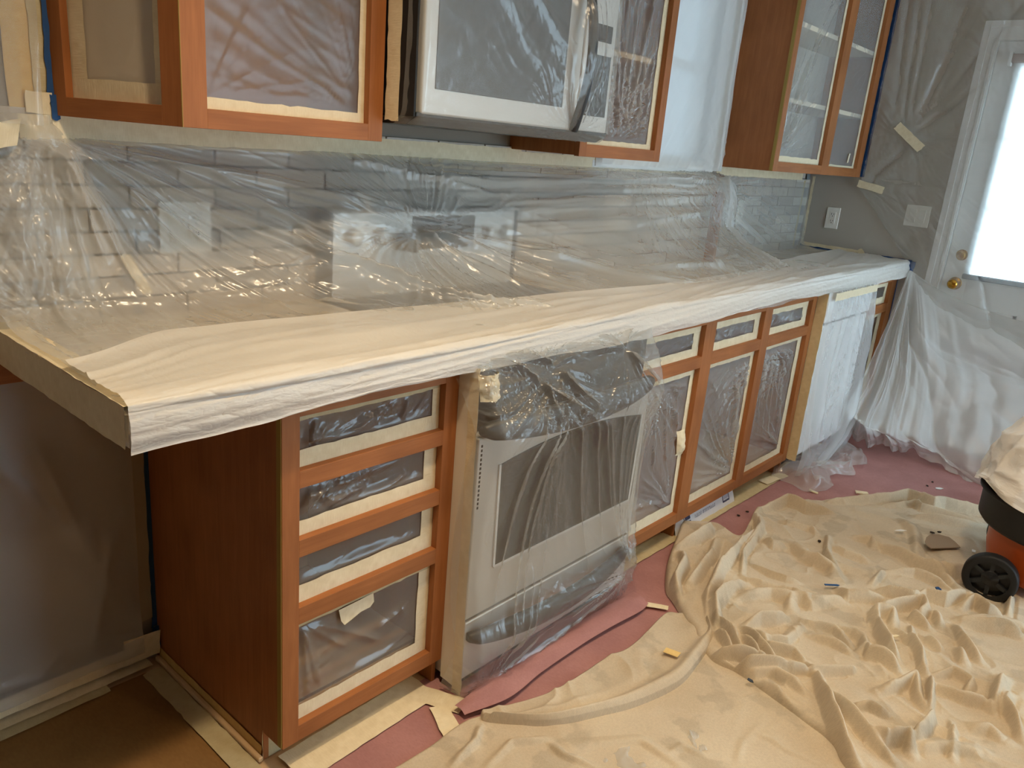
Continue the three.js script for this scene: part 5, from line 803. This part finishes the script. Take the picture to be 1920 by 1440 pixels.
// ================================================================ SHOP VACUUM
{
  const cx = 2.40, cz = 1.69, y0 = 0.035, t = thing('shop_vacuum', 'orange and black shop vacuum with a spoked black wheel at the right edge', 'vacuum cleaner', [cx, 0.03, cz]);
  const L = (pr, n = 48) => new THREE.LatheGeometry(pr.map(([r, y]) => new THREE.Vector2(r, y)), n).translate(cx, y0, cz);
  part(t, 'tub', L([[0, 0.03], [0.17, 0.03], [0.20, 0.05], [0.215, 0.12], [0.222, 0.44], [0.215, 0.45], [0, 0.45]]), M.orange);
  part(t, 'lid', L([[0.226, 0.445], [0.228, 0.46], [0.21, 0.50], [0.15, 0.56], [0.08, 0.585], [0, 0.59]]), M.black);
  part(t, 'tool_rim', L([[0.20, 0.205], [0.252, 0.21], [0.264, 0.225], [0.266, 0.315], [0.28, 0.325], [0.278, 0.335], [0.26, 0.33], [0.25, 0.23], [0.20, 0.22]]).scale(1, 1, 1), M.blackMatt, 'black tool caddy with a rolled rim');
  const wheel = (ax, az, dirx, dirz) => {
    const n = new THREE.Vector3(dirx, 0, dirz).normalize(), place = (g) => { g.rotateX(Math.PI / 2); g.applyQuaternion(new THREE.Quaternion().setFromUnitVectors(new THREE.Vector3(0, 0, 1), n)); g.translate(ax, 0.100, az); return g; };
    const tyre = place(new THREE.LatheGeometry([[0.060, -0.02], [0.078, -0.022], [0.085, -0.014], [0.085, 0.014], [0.078, 0.022], [0.060, 0.02]].map(([r, y]) => new THREE.Vector2(r, y)), 48)), w = part(t, 'wheel', tyre, M.blackMatt, 'black spoked wheel');
    const sp = []; for (let k = 0; k < 6; k++) { const g = new THREE.BoxGeometry(0.013, 0.014, 0.05); g.translate(0, 0.004, 0.042); g.rotateY(k * Math.PI / 3); sp.push(place(g)); } part(w, 'spoke', mergeGeometries(sp), M.charcoal);
    part(w, 'hub', place(new THREE.LatheGeometry([[0, 0.020], [0.010, 0.019], [0.012, 0.014], [0.026, 0.013], [0.028, 0.008], [0.028, -0.01]].map(([r, y]) => new THREE.Vector2(r, y)), 32)), M.black);
    part(w, 'wheel_disc', place(new THREE.CylinderGeometry(0.066, 0.066, 0.006, 40).translate(0, -0.006, 0)), M.black);
  };
  for (const [ax, az, dx, dz] of [[cx - 0.245, cz - 0.145, -1, 0.10], [cx + 0.22, cz - 0.16, 1, -0.1]]) wheel(ax, az, dx, dz);
  const d = single('cover_cloth', 'pale cloth thrown over the top of the shop vacuum', 'cloth', sheet(2.0, 0.62, 0.007, (u, v) => {
    const a = u * Math.PI * 2, lob = 0.5 + 0.5 * Math.sin(a * 5 + 1) + 0.35 * Math.sin(a * 9), [r, y] = curve([[0.004, 0.625], [0.09, 0.615], [0.17, 0.575], [0.232 + 0.012 * lob, 0.48], [0.252 + 0.025 * lob, 0.40], [0.262 + 0.035 * lob, 0.33 + 0.035 * Math.sin(a * 3 + 2.0)]], v); return [cx + r * Math.cos(a), y0 + y, cz + r * Math.sin(a)];
  }, (p, q, u, v) => (0.03 * ridge(fbm(p * 5, q * 4, 601, 3)) + 0.012 * ridge(fbm(p * 14, q * 10, 603, 2))) * sstep(0, 0.1, u) * sstep(0, 0.1, 1 - u) * sstep(0, 0.3, v)), P({ color: C('#f3f0ea'), roughness: 0.75, transmission: 0.15, thickness: 0, side: THREE.DoubleSide, bumpMap: T.crinkle, bumpScale: 0.003 }));
}

// ================================================================ LITTER
{
  const chip = (name, label, cat, x, y, z, pts, mat, rot, thick = 0.0018, tilt = 0) => { const s = new THREE.Shape(pts.map(([a, b]) => new THREE.Vector2(a, b))), g = new THREE.ExtrudeGeometry(s, { depth: thick, bevelEnabled: false }); g.rotateX(-Math.PI / 2 + tilt); g.rotateY(rot); g.translate(x, y, z); return single(name, label, cat, g, mat); };
  single('cardboard_scrap', 'rounded piece of brown card lying on the bunched cloth', 'card', (() => { const c = [2.42, 1.335], s = new THREE.Shape([[2.379, 1.288], [2.345, 1.300], [2.332, 1.323], [2.39, 1.362], [2.447, 1.398], [2.478, 1.372], [2.50, 1.344], [2.485, 1.309], [2.465, 1.292], [2.442, 1.285], [2.41, 1.283]].map(([x, z]) => new THREE.Vector2(x - c[0], -(z - c[1])))), g = new THREE.ExtrudeGeometry(s, { depth: 0.003, bevelEnabled: false }); g.rotateX(-Math.PI / 2 + 0.06); g.translate(c[0], 0.050, c[1]); return g; })(), M.card);
  chip('tape_scrap', 'dark blue strip of tape lying on the bunched cloth', 'tape scrap', 1.752, 0.050, 1.158, [[-0.025, -0.004], [0.02, -0.005], [0.028, 0.001], [0.02, 0.005], [-0.025, 0.004]], M.blue, -0.8, 0.002);
  chip('tape_scrap', 'small blue tape crumb near the wheel of the vacuum', 'tape scrap', 1.975, 0.072, 1.432, [[-0.012, -0.006], [0.0, -0.008], [0.013, -0.002], [0.008, 0.009], [-0.008, 0.007]], M.blue, 0.5, 0.004);
  chip('tape_scrap', 'grey blue tape crumb on the canvas near its lower edge', 'tape scrap', 1.087, 0.030, 1.183, [[-0.010, -0.004], [0.0, -0.006], [0.010, 0.002], [0.004, 0.008], [-0.006, 0.004]], P({ color: C('#3a4654'), roughness: 0.8 }), 0.9, 0.002);
  chip('paper_scrap', 'white curled tape scrap on the pink paper, left of the other', 'paper scrap', 2.602, 0.004, 0.772, [[-0.012, -0.018], [0.004, -0.02], [0.012, 0.02], [-0.006, 0.02]], M.tape, 0.3, 0.004, 0.15);
  chip('paper_scrap', 'white curled tape scrap with a dark tip on the pink paper', 'paper scrap', 2.778, 0.004, 0.925, [[-0.028, -0.010], [0.0, -0.014], [0.028, -0.008], [0.026, 0.008], [0.0, 0.010], [-0.026, 0.012]], M.tape, -0.9, 0.005, 0.12);
  chip('paper_scrap', 'flat white flake on the pink paper by the curtain', 'paper scrap', 3.154, 0.003, 1.156, [[-0.02, -0.006], [0.0, -0.012], [0.022, -0.002], [0.012, 0.009], [-0.012, 0.008]], M.white, -0.7);
  chip('tape_scrap', 'square cream tape patch stuck on the folded canvas lip', 'tape scrap', 1.027, 0.034, 0.969, [[-0.022, -0.012], [0.02, -0.014], [0.024, 0.012], [-0.02, 0.014]], P({ map: T.tape, color: C('#ffe9b4'), roughness: 0.7 }), -1.3, 0.001);
  chip('paper_scrap', 'small white shred on the cloth above the card', 'paper scrap', 2.408, 0.045, 1.187, [[-0.025, -0.003], [0.01, -0.006], [0.03, -0.001], [0.012, 0.008], [-0.012, 0.004]], M.white, -0.7, 0.003);
  chip('paper_scrap', 'little white flake on the cloth just left of the black wheel', 'paper scrap', 2.47, 0.042, 1.44, [[-0.012, -0.006], [0.01, -0.007], [0.012, 0.006], [-0.01, 0.006]], M.white, 0.2);
  chip('tape_scrap', 'yellowish tape curl in the folds at the lower right', 'tape scrap', 1.601, 0.050, 1.408, [[-0.014, -0.004], [0.0, -0.006], [0.015, 0.0], [0.004, 0.005], [-0.012, 0.004]], M.tape, -0.6, 0.003);
  chip('crumb', 'dark crumb on the pink paper farthest from the camera', 'crumb', 3.215, 0.003, 1.112, [[-0.007, -0.0028], [0, -0.0049], [0.007, 0], [0.0021, 0.0042], [-0.0056, 0.0035]], M.crumb, 0.0, 0.003);
  chip('crumb', 'dark crumb on the pink paper left of the white flake', 'crumb', 3.14, 0.003, 1.108, [[-0.007, -0.0028], [0, -0.0049], [0.007, 0], [0.0021, 0.0042], [-0.0056, 0.0035]], M.crumb, 0.7, 0.003);
  chip('crumb', 'dark crumb on the pink paper close to the canvas corner', 'crumb', 2.095, 0.003, 0.656, [[-0.007, -0.0028], [0, -0.0049], [0.007, 0], [0.0021, 0.0042], [-0.0056, 0.0035]], M.crumb, 1.4, 0.003);
  chip('crumb', 'dark crumb on the pink paper beside the printed bag', 'crumb', 2.159, 0.003, 0.665, [[-0.007, -0.0028], [0, -0.0049], [0.007, 0], [0.0021, 0.0042], [-0.0056, 0.0035]], M.crumb, 2.1, 0.003);
  chip('crumb', 'small dark crumb on the pink paper at the rim of the bunched cloth', 'crumb', 2.708, 0.003, 0.987, [[-0.007, -0.0028], [0, -0.0049], [0.007, 0], [0.0021, 0.0042], [-0.0056, 0.0035]], M.crumb, 2.8, 0.003);
  chip('crumb', 'oval dark crumb on the bunched cloth below its upper edge', 'crumb', 2.066, 0.038, 0.998, [[-0.009, -0.0036], [0, -0.0063], [0.009, 0], [0.0027, 0.0054], [-0.0072, 0.0045]], M.crumb, 3.5, 0.003);
  chip('crumb', 'flat dark crumb on the cloth just under the blue strip', 'crumb', 1.642, 0.038, 1.135, [[-0.009, -0.0036], [0, -0.0063], [0.009, 0], [0.0027, 0.0054], [-0.0072, 0.0045]], M.crumb, 4.2, 0.003);
  chip('crumb', 'black crumb lying above the brown card', 'crumb', 2.51, 0.042, 1.283, [[-0.009, -0.0036], [0, -0.0063], [0.009, 0], [0.0027, 0.0054], [-0.0072, 0.0045]], M.crumb, 4.9, 0.003);
  chip('crumb', 'black crumb lying above the card, nearer the vacuum', 'crumb', 2.54, 0.042, 1.302, [[-0.009, -0.0036], [0, -0.0063], [0.009, 0], [0.0027, 0.0054], [-0.0072, 0.0045]], M.crumb, 5.6, 0.003);
  single('plastic_scrap', 'thin torn piece of plastic lying on the flat canvas at the bottom', 'plastic scrap', sheet(0.32, 0.07, 0.004, (u, v) => { const [x, z] = curve([[0.56, 1.06], [0.66, 1.13], [0.74, 1.18], [0.80, 1.20]], u); return [x + 0.05 * (v - 0.5), 0.014 + 0.006 * Math.sin(u * 9), z - 0.06 * (v - 0.5) + 0.012 * Math.sin(u * 12)]; }, (p, q) => -0.012 * ridge(fbm(p * 20, q * 20, 701, 3))), M.film);
}

renderer.render(scene, camera);
